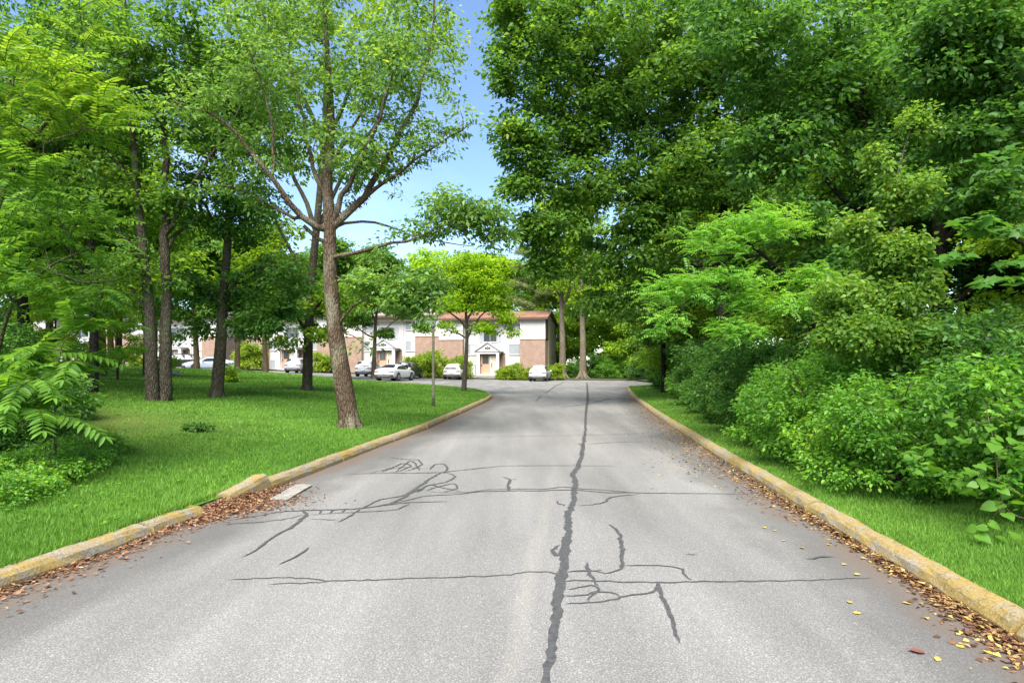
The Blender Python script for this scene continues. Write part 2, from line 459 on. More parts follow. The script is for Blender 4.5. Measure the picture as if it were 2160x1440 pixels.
t.links.new(mixc(t, 0.25, v, n1.outputs['Color'], 'ADD'), vc.inputs['Vector'])
cr = ramp(t, [(0.0, 0.9), (0.026, 0.0)]); t.links.new(vc.outputs['Distance'], cr.inputs['Fac'])
c = mixc(t, math_(t, 'MULTIPLY', cr.outputs['Color'], n3.outputs['Fac']), c, (0.06, 0.05, 0.04))
t.links.new(c, bs.inputs['Base Color']); bs.inputs['Roughness'].default_value = 0.88; bs.inputs['Specular IOR Level'].default_value = 0.2
bump(t, bs, math_(t, 'ADD', n1.outputs['Fac'], n2.outputs['Fac']), 0.7, 0.012)
M_KERB = m
M_CONC = plain('concrete', (0.22, 0.205, 0.18), 0.9, spec=0.2, var=0.3, scale=14)

PROF = [(-0.02, -0.14), (-0.010, 0.05), (0.014, 0.098), (0.050, 0.124), (0.110, 0.132), (0.160, 0.130), (0.185, 0.112), (0.19, -0.14)]  # (away from road, up)
def kerb_stone(pts, side, parent, rng, name='kerb_stone', lift=0.0):
    """pts: polyline of the road-side foot; side +1: kerb lies to +x of it"""
    v = []; f = []
    n = len(PROF)
    for i, p in enumerate(pts):
        a = pts[max(0, i - 1)]; b = pts[min(len(pts) - 1, i + 1)]
        tdir = np.array([b[0] - a[0], b[1] - a[1]]); tdir /= np.linalg.norm(tdir) + 1e-9
        nrm = np.array([tdir[1], -tdir[0]]) * side
        for j, (o, h) in enumerate(PROF):
            jz = rng.uniform(-.007, .007) if h > 0 else 0
            jo = rng.uniform(-.006, .006)
            v.append((p[0] + nrm[0] * (o + jo), p[1] + nrm[1] * (o + jo), p[2] + h + jz + lift))
        if i:
            for j in range(n - 1):
                q = ((i - 1) * n + j, (i - 1) * n + j + 1, i * n + j + 1, i * n + j)
                f.append(q if side > 0 else q[::-1])
    e0 = tuple(range(n)); e1 = tuple(range((len(pts) - 1) * n, len(pts) * n))
    f.append(e0[::-1] if side > 0 else e0); f.append(e1 if side > 0 else e1[::-1])
    me = mesh(name, v, f, M_KERB, False)
    return obj(name, me, parent)

def kerb_run(xf, y0, y1, side, parent, length, rng, zf):
    """walk the kerb line laying stones of the given length with open joints"""
    y = y0
    while y < y1:
        L = length * rng.uniform(0.93, 1.05)
        ye = y
        pts = []
        acc = 0; px_, py_ = float(xf(y)), y
        while acc < L and ye < y1 + .01:
            pts.append((float(xf(ye)), ye, float(zf(float(xf(ye)), ye))))
            ny = ye + 0.19 * (1 if ye < 30 else 0.5)
            nx = float(xf(ny)); acc += math.hypot(nx - px_, ny - py_); px_, py_ = nx, ny; ye = ny
        if len(pts) > 1:
            kerb_stone(pts, side, parent, rng, lift=rng.uniform(-.008, .006))
        y = ye - 0.19 * (1 if ye < 30 else 0.5) + 0.06
        if len(pts) < 2: break
rngk = random.Random(4)
kr = tag(empty('kerb', (0, 0, 0)), kind='structure')
kerb_run(xr, -2.2, 44.6, +1, kr, 3.05, rngk, z_lot)
kl = tag(empty('kerb', (0, 0, 0)), kind='structure')
kerb_run(xl, -2.0, 6.7, -1, kl, 2.1, rngk, lambda x, y: -0.006 - .022 * float(smooth(5.2, 6.6, y)))
kerb_run(xl, 8.0, 31, -1, kl, 2.6, rngk, z_lot)
kerb_run(xl, 31.03, 49.4, -1, kl, 3.0, rngk, z_lot)

yy = np.linspace(6.5, 8.2, 12); vd = []; fd = []
for i, y_ in enumerate(yy):
    for (o_, z_) in ((-.06, -.02), (.02, .02), (.07, .055), (.14, .088), (.3, .075)):
        vd.append((float(xl(y_)) - o_ + .02 * math.sin(y_ * 9 + o_ * 20), y_, z_ + .008 * math.sin(y_ * 13)))
    if i:
        for k_ in range(4): a_ = (i - 1) * 5 + k_; fd.append((a_, a_ + 1, a_ + 6, a_ + 5))
M_EARTH = plain('bare_earth', (.135, .085, .050), .95, spec=.1, var=.45, scale=30)
me = mesh('earth_edge', vd, fd, M_EARTH, True); tag(obj('earth_edge', me), kind='structure')

# the stone that has been knocked out of line
bs_o = kerb_stone([(0, y, 0) for y in np.linspace(-.44, .44, 6)], -1, None, rngk)
p = at(508, 1060, 7.45)
bs_o.location = (-3.17, 7.50, 0.06); bs_o.rotation_euler = (R(5), R(-10), R(-6))
tag(bs_o, 'yellow kerb stone knocked out of line, tipped up on the grass edge over brown leaves', 'kerb stone')
mb = MB(); mb.prism([(-.13, -.42, 0), (.10, -.45, 0), (.13, .05, 0), (.16, .40, 0), (.04, .47, 0), (-.06, .44, 0), (-.09, .1, 0)], (0, 0, .022))
sl = mb.build('concrete_slab', M_CONC, None, bevel=.006); sl.location = (-2.78, 7.75, 0.004); sl.rotation_euler = (0, 0, R(4))
tag(sl, 'pale flat concrete slab on the asphalt beside the knocked-out kerb stone', 'concrete slab')

# ------------------------------------------------------------------ tar seams on the asphalt
m, t, bs, out = new_mat('tar')
n1 = N(t, 'ShaderNodeTexNoise', Scale=30.0, Detail=5.0); t.links.new(objco(t), n1.inputs['Vector'])
r1 = ramp(t, [(0.3, (0.038, 0.038, 0.039)), (0.7, (0.078, 0.077, 0.076))]); t.links.new(n1.outputs['Fac'], r1.inputs['Fac'])
t.links.new(r1.outputs['Color'], bs.inputs['Base Color']); bs.inputs['Roughness'].default_value = 0.7
bs.inputs['Specular IOR Level'].default_value = 0.3
M_TAR = m
tar_root = tag(empty('tar_seams', (0, 0, 0)), kind='structure')
def gp(px, py):
    d = F * CH / (py - HY); return np.array([(px - CX) / F * d, d])
rngt = np.random.default_rng(5)
tar_level = [0]
def tar(pts, crop=True, name='tar_seam', jit=1.0):
    """pts: (x, y, width px) traced along a seam"""
    P = []; W = []
    for q in pts:
        x, y = (500 + .463 * q[0], 900 + .463 * q[1]) if crop else q[:2]
        wpx = q[2] * (.463 if crop else 1); wpx = wpx * (1.45 if q[2] < 10 else 1.15 if q[2] < 20 else 1.0)
        g = gp(x, y); P.append(g); W.append(max(0.012, wpx / F * g[1] * 0.9))
    P = np.array(P); W = np.array(W)
    seg = np.r_[0, np.cumsum(np.hypot(*np.diff(P, axis=0).T))]
    n = max(4, int(seg[-1] / 0.05)); n = min(n, 400)
    s = np.linspace(0, seg[-1], n)
    C = np.stack([np.interp(s, seg, P[:, k]) for k in (0, 1)], -1)
    if n > 8:   # round the corners
        k = np.array([.25, .5, .25])
        for _ in range(3):
            C[1:-1] = C[:-2] * .25 + C[1:-1] * .5 + C[2:] * .25
    Wd = np.interp(s, seg, W) * rngt.uniform(.76, 1.24, n)
    T = np.gradient(C, axis=0); T /= np.linalg.norm(T, axis=1)[:, None] + 1e-9
    Nn = np.stack([T[:, 1], -T[:, 0]], -1)
    C = C + Nn * (rngt.normal(0, .006 * jit, n) + .007 * np.sin(s * 5.3 + tar_level[0]) + .004 * np.sin(s * 13 + 2 * tar_level[0]))[:, None]
    e = np.sin(np.linspace(0, math.pi, n)) ** .25 * .85 + .15
    tar_level[0] += 1
    z = 0.0035 + 0.00013 * tar_level[0]
    za = z_lot(C[:, 0], C[:, 1]) + z
    A = C + Nn * (Wd * e * .5)[:, None]; B = C - Nn * (Wd * e * .5 * rngt.uniform(.8, 1.2, n))[:, None]
    v = np.concatenate([np.c_[A, za], np.c_[B, za]])
    i = np.arange(n - 1)
    f = np.stack([i, i + 1, i + 1 + n, i + n], -1)
    me = mesh(name, v, f, M_TAR)
    if me.polygons[0].normal.z < 0: me.flip_normals()
    obj(name, me, tar_root)
tar([(1238, 806, 2), (1240, 840, 4), (1236, 870, 5), (1234, 905, 6)], crop=False)
tar([(1590, 0, 12), (1580, 60, 16), (1570, 130, 20), (1555, 180, 26), (1530, 210, 28), (1540, 250, 26), (1535, 330, 28), (1515, 390, 36), (1508, 440, 36), (1505, 500, 42), (1498, 560, 60), (1490, 610, 46), (1480, 660, 60), (1475, 710, 68), (1470, 760, 60), (1460, 830, 60), (1445, 900, 60), (1435, 980, 60), (1425, 1080, 60), (1412, 1180, 62), (1395, 1330, 64), (1370, 1600, 66)])
tar([(1500, 575, 20), (1460, 595, 24), (1435, 575, 22), (1440, 550, 18), (1475, 540, 18)])
tar([(-50, 700, 6), (0, 695, 8), (180, 690, 9), (330, 690, 10), (400, 703, 12), (700, 695, 8), (1000, 685, 8), (1200, 678, 9), (1320, 660, 10), (1440, 660, 14), (1480, 690, 16)])
tar([(140, 718, 4), (280, 714, 7), (410, 706, 9)])
tar([(1480, 705, 14), (1600, 700, 16), (1750, 705, 14), (1910, 708, 12), (2160, 708, 9), (2500, 700, 7), (2900, 690, 6)])
tar([(1490, 772, 12), (1590, 770, 12), (1630, 750, 10), (1690, 745, 12), (1735, 755, 12), (1745, 775, 12)])
tar([(1490, 802, 10), (1610, 798, 12), (1700, 795, 12), (1740, 780, 14), (1770, 765, 14), (1900, 760, 14), (1925, 735, 20), (1918, 712, 22)])
tar([(1500, 740, 10), (1560, 735, 12), (1620, 715, 12), (1655, 725, 14), (1660, 745, 12), (1600, 765, 14), (1590, 795, 12)])
tar([(1500, 662, 14), (1560, 655, 14), (1620, 660, 12), (1670, 655, 8)])
tar([(1597, 618, 22), (1590, 660, 18), (1620, 695, 16), (1655, 725, 14)])
tar([(1600, 655, 8), (1660, 672, 10), (1720, 670, 12), (1745, 650, 16), (1760, 625, 18), (1748, 580, 20), (1755, 540, 18), (1748, 490, 20), (1720, 460, 16), (1690, 445, 10)])
tar([(1760, 632, 10), (1840, 632, 8), (1940, 630, 8), (2030, 642, 10), (2052, 650, 12), (2030, 662, 12), (2062, 700, 14)])
tar([(1915, 712, 26), (1930, 750, 26), (1960, 820, 24), (1980, 870, 22), (1975, 920, 20), (2000, 970, 22), (2018, 985, 14)])
tar([(2040, 580, 6), (2095, 582, 4)])
tar([(2400, 306, 4), (2160, 305, 6), (1900, 303, 8), (1830, 300, 8), (1680, 300, 8), (1530, 287, 10), (1400, 291, 8), (1250, 292, 8), (1100, 296, 8), (1000, 308, 8), (850, 315, 10), (800, 332, 12), (700, 350, 12)])
tar([(1830, 303, 6), (1700, 290, 7), (1560, 282, 8), (1480, 274, 7), (1400, 284, 6), (1300, 283, 6), (1150, 286, 6), (1050, 300, 6), (960, 300, 6), (880, 296, 6)])
tar([(1830, 306, 6), (1700, 320, 8), (1680, 345, 8), (1610, 358, 6), (1545, 358, 5)])
tar([(1450, 335, 6), (1490, 362, 6)], jit=2)
tar([(1235, 292, 14), (1232, 262, 14), (1250, 240, 10), (1210, 228, 5)])
tar([(1250, 240, 6), (1275, 238, 4)])
tar([(-60, 445, 5), (0, 440, 6), (120, 435, 6), (250, 418, 6), (300, 400, 6)])
tar([(0, 420, 3), (60, 412, 7), (200, 387, 10), (300, 381, 12), (560, 375, 12), (700, 352, 16), (760, 320, 18), (820, 280, 18), (880, 235, 14), (930, 210, 12)])
tar([(300, 382, 20), (315, 400, 24), (290, 430, 18), (240, 465, 14), (150, 510, 12), (105, 545, 18), (80, 570, 12), (20, 595, 7)])
tar([(325, 550, 12), (270, 595, 12), (190, 632, 5)])
tar([(560, 377, 8), (530, 402, 8), (460, 437, 5)])
tar([(640, 362, 8), (770, 345, 7), (975, 342, 5)])
tar([(570, 372, 8), (650, 332, 8), (730, 321, 8), (800, 300, 8), (860, 270, 8), (960, 252, 7), (990, 232, 7), (985, 215, 6), (930, 210, 6)])
tar([(330, 420, 6), (460, 426, 5)])
tar([(330, 402, 6), (420, 396, 6), (580, 388, 6), (720, 380, 6), (790, 352, 6)])
tar([(380, 378, 6), (370, 398, 7)]); tar([(440, 378, 6), (425, 396, 7)]); tar([(500, 376, 6), (480, 392, 6)])
tar([(860, 292, 6), (900, 276, 6), (990, 258, 6), (1010, 280, 6), (940, 300, 6)])
tar([(820, 300, 6), (880, 262, 6), (940, 280, 5), (1030, 297, 5)])
tar([(480, 218, 4), (640, 212, 7), (930, 210, 8), (1000, 200, 6), (1200, 180, 5), (1350, 177, 5), (1560, 178, 5), (1740, 180, 4)])
tar([(690, 140, 4), (780, 150, 6), (830, 150, 6), (842, 172, 6), (800, 195, 6), (760, 205, 5)])
tar([(600, 212, 4), (690, 192, 5), (760, 165, 6), (800, 178, 5), (740, 204, 5), (690, 208, 4)])
tar([(720, 205, 4), (790, 155, 6), (812, 165, 6), (830, 200, 5)])
tar([(650, 208, 4), (720, 186, 5), (800, 186, 5), (850, 192, 5)])
tar([(875, 195, 6), (900, 172, 6), (945, 168, 6), (965, 195, 6), (930, 210, 6)])
tar([(250, 330, 4), (300, 322, 7), (325, 325, 5), (300, 333, 4)])
tar([(860, 55, 3), (1200, 45, 3), (1590, 38, 4), (1880, 30, 3)])
tar([(1590, 80, 5), (1700, 72, 4), (1860, 68, 3)])
tar([(1555, 75, 5), (1585, 90, 6)]); tar([(1550, 125, 6), (1590, 128, 6)])
tar([(1180, 860, 2), (1240, 852, 3), (1290, 840, 3)], crop=False)
tar([(1150, 830, 2), (1170, 815, 2), (1190, 806, 2)], crop=False)
tar([(1130, 846, 2), (1142, 835, 2)], crop=False)
tar([(1700, 1180, 4), (1760, 1174, 4)], crop=False, jit=2)

# ------------------------------------------------------------------ vegetation machinery
def tubes(chains, mat, name='trunk'):
    """chains: list of (points (n,3), radii (n,)) -> one mesh of tapering tubes"""
    V = []; Fq = []; off = 0
    for P, rad in chains:
        P = np.asarray(P, float); rad = np.asarray(rad, float)
        n = len(P)
        if n < 2: continue
        k = 10 if rad[0] > .09 else 6 if rad[0] > .03 else 4 if rad[0] > .012 else 3
        T = np.gradient(P, axis=0); T /= np.linalg.norm(T, axis=1)[:, None] + 1e-9
        ref = np.where(np.abs(T[:, 2:3]) > .9, np.array([[1., 0, 0]]), np.array([[0, 0, 1.]]))
        A = np.cross(T, ref); A /= np.linalg.norm(A, axis=1)[:, None] + 1e-9
        for i in range(1, n):     # carry the frame along
            a = A[i - 1] - T[i] * (A[i - 1] @ T[i]); l = math.sqrt(a @ a)
            if l > 1e-4: A[i] = a / l
        B = np.cross(T, A)
        th = np.arange(k) * 2 * math.pi / k
        ring = (np.cos(th)[None, :, None] * A[:, None, :] + np.sin(th)[None, :, None] * B[:, None, :]) * rad[:, None, None] + P[:, None, :]
        V.append(ring.reshape(-1, 3))
        i = np.arange(n - 1)[:, None] * k; j = np.arange(k)[None, :]
        q = np.stack([i + j, i + (j + 1) % k, i + k + (j + 1) % k, i + k + j], -1).reshape(-1, 4) + off
        Fq.append(q); off += n * k
    return mesh(name, np.concatenate(V), np.concatenate(Fq), mat, True)

def bez(a, b, c, n):
    t_ = np.linspace(0, 1, n)[:, None]
    return a * (1 - t_) ** 2 + 2 * b * t_ * (1 - t_) + c * t_ ** 2

def densify(P, step):
    P = np.asarray(P, float)
    seg = np.r_[0, np.cumsum(np.linalg.norm(np.diff(P, axis=0), axis=1))]
    n = max(2, int(seg[-1] / step) + 1); s = np.linspace(0, seg[-1], n)
    Q = np.stack([np.interp(s, seg, P[:, k]) for k in range(3)], -1)
    for _ in range(2):
        if n > 4: Q[1:-1] = Q[:-2] * .25 + Q[1:-1] * .5 + Q[2:] * .25
    return Q, s / max(seg[-1], 1e-6)

def grow(limbs, tips, rng, step=0.4, tip_r=0.006, wander=0.10, up=0.15, power=2.35):
    """limbs: list of (polyline, r0, r1); the first is the trunk. tips: points the twigs must reach.
    Returns tube chains, tip positions, tip directions."""
    cap = 400 + sum(60 for _ in limbs) + len(tips) * 16 + 4000
    pos = np.zeros((cap, 3)); par = -np.ones(cap, int); fix = np.zeros(cap); dr = np.zeros((cap, 3)); n = 0
    for li, (P, r0, r1) in enumerate(limbs):
        Q, s = densify(P, step)
        if li:
            Q = Q.copy(); 
            for _ in range(1):
                Q[1:-1] += rng.normal(0, wander * step * .6, Q[1:-1].shape)
        prev = -1
        if li:
            prev = int(np.argmin(((pos[:n] - Q[0]) ** 2).sum(1)))
            if np.linalg.norm(pos[prev] - Q[0]) < step * .7: Q = Q[1:]; s = s[1:]
        for q, u in zip(Q, s):
            pos[n] = q; par[n] = prev; fix[n] = r0 + (r1 - r0) * u ** .8
            dr[n] = (q - pos[prev]) if prev >= 0 else (0, 0, 1)
            prev = n; n += 1
    nfix = n
    tips = np.asarray(tips, float)
    d0 = np.array([np.min(((pos[:n] - p) ** 2).sum(1)) for p in tips])
    tipn = []; tipd = []
    for ti in np.argsort(d0):
        p = tips[ti]
        dv = p - pos[:n]; d2 = (dv ** 2).sum(1)
        low = np.where(dv[:, 2] < -.2, 1.5, 1.0)
        a = int(np.argmin(d2 * low))
        L = math.sqrt(d2[a])
        if L < .05: continue
        dn = dr[a] / (np.linalg.norm(dr[a]) + 1e-9)
        k = max(2, int(L / step) + 1)
        ctrl = pos[a] + (p - pos[a]) * .45 + dn * L * .18 + np.array([0, 0, up * L]) + rng.normal(0, wander * L, 3)
        Q = bez(pos[a], ctrl, p, k + 1)[1:]
        if n + k >= cap: break
        prev = a
        for q in Q:
            pos[n] = q; par[n] = prev; dr[n] = q - pos[prev]; prev = n; n += 1
        tipn.append(n - 1); tipd.append(Q[-1] - (Q[-2] if k > 1 else pos[a]))
    acc = np.zeros(n); kids = [[] for _ in range(n)]
    for i in range(n - 1, -1, -1):
        if acc[i] == 0: acc[i] = tip_r ** power
        if par[i] >= 0:
            acc[par[i]] += acc[i]; kids[par[i]].append(i)
    r = acc ** (1 / power)
    r[:nfix] = np.where(fix[:nfix] > 0, fix[:nfix], r[:nfix])
    for i in range(nfix, n):
        r[i] = min(r[i], r[par[i]] * .8)
    chains = []
    stack = [(-1, 0)]
    while stack:
        start, i = stack.pop()
        ids = []
        if start >= 0: ids.append(start)
        j = i
        while True:
            ids.append(j)
            ks = kids[j]
            if not ks: break
            fx = [q for q in ks if q < nfix and q == j + 1]
            mainc = fx[0] if fx else max(ks, key=lambda q: acc[q])
            for q in ks:
                if q != mainc: stack.append((j, q))
            j = mainc
        P = pos[ids]; rr = r[ids].copy()
        if start >= 0: rr[0] = min(rr[0], rr[1] * 1.25)
        if len(ids) > 1: chains.append((P, rr))
    tipd = np.array(tipd); tipd /= np.linalg.norm(tipd, axis=1)[:, None] + 1e-9
    return chains, pos[tipn], tipd

def leaf_arrays(base, axis, normal, L, W, shape='diamond', fold=0.25, droop=0.15):
    """vectorised leaves -> verts, faces (quads)"""
    axis = axis / (np.linalg.norm(axis, axis=1)[:, None] + 1e-9)
    side = np.cross(normal, axis); side /= np.linalg.norm(side, axis=1)[:, None] + 1e-9
    nrm = np.cross(axis, side)
    L = L[:, None]; W = W[:, None]
    if shape == 'diamond':
        b = base
        l = base + axis * L * .42 + side * W * .5 + nrm * W * fold
        r_ = base + axis * L * .42 - side * W * .5 + nrm * W * fold
        tip = base + axis * L - nrm * L * droop
        V = np.stack([b, l, tip, r_], 1).reshape(-1, 3)
        n = len(base); i = np.arange(n)[:, None] * 4
        Fq = np.concatenate([i + np.array([[0, 2, 1]]), i + np.array([[0, 3, 2]])], 1).reshape(-1, 3)
        return V, Fq
    b = base
    l1 = base + axis * L * .25 + side * W * .46 + nrm * W * fold
    l2 = base + axis * L * .65 + side * W * .40 + nrm * W * fold * .8 - nrm * L * droop * .4
    r1 = base + axis * L * .25 - side * W * .46 + nrm * W * fold
    r2 = base + axis * L * .65 - side * W * .40 + nrm * W * fold * .8 - nrm * L * droop * .4
    tip = base + axis * L - nrm * L * droop
    V = np.stack([b, l1, l2, tip, r2, r1], 1).reshape(-1, 3)
    n = len(base); i = np.arange(n)[:, None] * 6
    Fq = np.concatenate([i + np.array([[0, 3, 2, 1]]), i + np.array([[0, 5, 4, 3]])], 1).reshape(-1, 4)
    return V, Fq

def leaf_clusters(name, tips, tipd, rng, per, rad, size, mat, shape='diamond', flat=0.5, ratio=0.62, up=0.9, hang=0.25, var=0.5, bare=0.0):
    if bare > 0:
        kp = rng.random(len(tips)) > bare; tips = tips[kp]; tipd = tipd[kp]
    n = len(tips) * per
    c = np.repeat(tips, per, 0); d = np.repeat(tipd, per, 0)
    off = rng.normal(0, 1, (n, 3)); off /= np.linalg.norm(off, axis=1)[:, None]
    off *= (rng.random(n) ** .5)[:, None] * rad * np.repeat(rng.uniform(.65, 1.3, len(tips)), per)[:, None]
    off[:, 2] *= flat
    base = c + off - d * rad * .35
    ax = off / rad + d * .5 + rng.normal(0, .45, (n, 3)); ax[:, 2] = ax[:, 2] * .6 - hang
    nr = rng.normal(0, .55, (n, 3)); nr[:, 2] += up
    L = size * rng.uniform(1 - var, 1 + var, n)
    V, Fq = leaf_arrays(base, ax, nr, L, L * ratio, shape, rng.uniform(.05, .3, (n, 1)), rng.uniform(0, .3, (n, 1)))
    return mesh(name, V, Fq, mat)

def lobes_points(lobes, n, rng, shell=2.2, gap=0.0):
    """sample n points in a set of ellipsoids (x,y,z,rx,ry,rz)"""
    lb = np.array([l[:6] for l in lobes], float)
    vol = lb[:, 3] * lb[:, 4] * lb[:, 5]; vol = vol ** .8
    idx = rng.choice(len(lb), n, p=vol / vol.sum())
    d = rng.normal(0, 1, (n, 3)); d /= np.linalg.norm(d, axis=1)[:, None]
    d *= (rng.random(n) ** (1 / shell))[:, None]
    P = lb[idx, :3] + d * lb[idx, 3:6]
    if gap > 0:
        g = np.sin(P[:, 0] * 1.9 + 1.3) * np.sin(P[:, 1] * 1.7 + .4) * np.sin(P[:, 2] * 2.1 + 2.2)
        P = P[g > -gap]
    return P

def make_tree(name, label, limbs, lobes, ntips, leaf, bark, seed, per=40, rad=.5, size=.14, step=.45, base=None, group=None, cat='tree',
              shape='diamond', gap=.0, flat=.5, up=.9, hang=.25, tip_r=.006, shell=2.2, trunk_name='trunk', crown_name='crown', ratio=.62, zmin=None, wander=.10, bare=0.0, extra=None):
    rng = np.random.default_rng(seed)
    base = np.array(limbs[0][0][0]) if base is None else np.array(base)
    limbs = [(np.asarray(P, float) - base, a, b) for P, a, b in limbs]
    tips = lobes_points([(l[0] - base[0], l[1] - base[1], l[2] - base[2], *l[3:]) for l in lobes], ntips, rng, shell, gap)
    if extra:
        tips = np.concatenate([tips, lobes_points([(l[0] - base[0], l[1] - base[1], l[2] - base[2], *l[3:]) for l in extra[0]], extra[1], rng, shell)])
    if zmin is not None: tips = tips[tips[:, 2] > zmin]
    chains, tp, td = grow(limbs, tips, rng, step, tip_r, wander)
    root = empty(name, tuple(base))
    obj(trunk_name, tubes(chains, bark, trunk_name), root)
    obj(crown_name, leaf_clusters(crown_name, tp, td, rng, per, rad, size, leaf, shape, flat, ratio, up, hang, bare=bare), root)
    return tag(root, label, cat, group)

def copy_tree(root, loc, rz, scale=1.0, label=None, group=None):
    c = root.copy(); COL.objects.link(c); c.parent = None
    c.location = loc; c.rotation_euler = (0, 0, rz); c.scale = (scale,) * 3
    for ch in root.children:
        k = ch.copy(); COL.objects.link(k); k.parent = c
        for g in ch.children:
            q = g.copy(); COL.objects.link(q); q.parent = k
    if label: c['label'] = label
    if group: c['group'] = group
    elif 'group' in c: del c['group']
    return c

def flare(P, r0, r1):
    return (P, r0, r1)
def root_flare(root, r, mat, seed=0, n=5):
    """short buttress roots at the foot of a trunk"""
    rng = np.random.default_rng(seed); ch = []
    for k in range(n):
        a = 2 * math.pi * (k + rng.uniform(-.25, .25)) / n
        dx, dy = math.cos(a), math.sin(a)
        P = np.array([[dx * r * .35, dy * r * .35, r * 2.2], [dx * r * .75, dy * r * .75, r * .9], [dx * r * 1.25, dy * r * 1.25, r * .22], [dx * r * 2.0, dy * r * 2.0, -.06]])
        ch.append((P, np.array([r * .42, r * .45, r * .34, r * .15])))
    obj('root_flare', tubes(ch, mat, 'root_flare'), root)

print('machinery ready')

# ------------------------------------------------------------------ trees on the left lawn
def pl(*q): return np.array([at(*a) for a in q])
def lob(px, py, d, rx, ry=None, rz=None):
    p = at(px, py, d); ry = rx if ry is None else ry; rz = rx * .8 if rz is None else rz
    return (*p, rx, ry, rz)

b = on_ground(738, 900); D = b[1]
trunk = np.vstack([b - [0, 0, .1], pl((737, 893, D), (730, 840, D), (716, 760, D), (706, 690, D), (699, 620, D), (695, 560, D), (697, 490, D), (694, 440, D), (688, 380, D + .2), (695, 330, D + .4), (700, 250, D + .6), (690, 120, D + .8), (680, -60, D + 1))])
limbs = [(trunk, .245, .03)]
K = D / 14.0
def L_(pts, r0, r1): limbs.append((pl(*pts), r0 * K, r1 * K))
L_([(697, 495, D), (680, 484, D - .1), (642, 470, D - .2), (572, 373, D - .6), (510, 299, D - .8), (448, 233, D - 1), (366, 215, D - 1.2)], .085, .018)
L_([(640, 474, D - .2), (600, 448, D), (557, 424, D + .2), (500, 395, D + .5), (440, 390, D + .8)], .045, .012)
L_([(694, 525, D), (670, 506, D + .1), (640, 476, D - .1)], .05, .045)
L_([(697, 470, D), (724, 408, D), (740, 370, D - .2), (790, 288, D - .5), (806, 233, D - .6), (825, 167, D - .7), (829, 80, D - .8)], .075, .016)
L_([(700, 478, D), (730, 452, D + .1), (775, 416, D + .3), (802, 350, D + .4), (845, 288, D + .5), (880, 202, D + .6), (907, 105, D + .8), (922, -40, D + 1)], .095, .02)
L_([(775, 414, D + .3), (845, 362, D + .1), (915, 311, D), (1000, 253, D - .2)], .05, .010)
L_([(693, 360, D + .3), (728, 300, D + .6), (767, 230, D + .9), (790, 120, D + 1.2)], .05, .012)
L_([(690, 420, D), (660, 360, D + .4), (640, 260, D + .7), (610, 120, D + 1), (590, -40, D + 1.2)], .06, .014)
L_([(572, 373, D - .6), (580, 300, D - .6), (560, 200, D - .6), (520, 90, D - .6)], .04, .010)
L_([(699, 556, D), (760, 526, D - .3), (825, 517, D - .5), (883, 498, D - .6), (961, 463, D - .8), (1030, 424, D - 1)], .055, .010)
L_([(700, 478, D), (767, 463, D + .4), (825, 478, D + .4), (900, 505, D + .3), (1000, 520, D + .2)], .04, .008)
L_([(708, 690, D), (735, 650, D - .2), (760, 630, D - .4), (793, 622, D - .6), (860, 630, D - .8), (920, 640, D - 1)], .038, .008)
L_([(715, 690, D), (745, 712, D - .1), (775, 728, D - .2)], .02, .007)
L_([(704, 580, D), (735, 600, D - .2), (770, 620, D - .3)], .022, .008)
lobes = [lob(690, 140, D, 2.5, 2.3, 2.0), lob(520, 190, D - .5, 1.6), lob(430, 235, D - .8, 1.1, 1.1, .6), lob(850, 180, D, 1.5), lob(920, 110, D + .5, 1.0), lob(770, 320, D, 1.4, 1.5, .8),
         lob(570, 320, D, 1.2, 1.2, .8), lob(985, 455, D - .8, 1.2, .9, .5), lob(1050, 500, D - .8, .5, .5, .3), lob(930, 420, D - .7, .5, .5, .25), lob(860, 500, D - .4, .9, .8, .28), lob(850, 640, D - .8, .8, .7, .38), lob(775, 600, D - .4, .5, .5, .35), lob(960, 270, D, .7, .7, .35),
         lob(600, -60, D + .5, 2.4, 2.2, 1.6), lob(900, -60, D + .8, 1.6, 1.6, 1.4), lob(770, 740, D - .2, .35, .35, .12), lob(885, 595, D - .9, .85, .7, .35), lob(800, 570, D - .5, .7, .6, .3), lob(900, 680, D - 1, .45, .5, .22), lob(470, 400, D + .6, .8, .7, .4)]
lobes += [lob(620, 320, D + .5, 1.0, 1, .7), lob(800, 340, D + .3, 1.1, 1, .7), lob(900, 300, D, .9, .9, .6), lob(490, 330, D, .9, .9, .6), lob(540, 430, D + .2, .7, .7, .4), lob(840, 420, D + .2, .6, .6, .35), lob(720, 400, D + .8, .8, .8, .5)]
bough = [lob(985, 455, D - .8, 1.05, .8, .40), lob(1050, 500, D - .7, .5, .5, .3), lob(900, 480, D - .5, .7, .6, .28), lob(930, 420, D - .7, .5, .5, .22), lob(860, 635, D - .8, .8, .7, .38), lob(800, 600, D - .6, .7, .6, .3), lob(900, 590, D - .9, .6, .6, .3)]
main = make_tree('shade_tree', 'tall spreading shade tree with leaning brown trunk beside the left kerb', limbs, lobes, 1550, LM['oak'], BARK['limb'], 11,
                 per=24, rad=.36, size=.115, step=.34, tip_r=.0055, ratio=.5, gap=.25, wander=.13, bare=.20, extra=(bough, 330))
root_flare(main, .23, BARK['limb'], 3, 6)

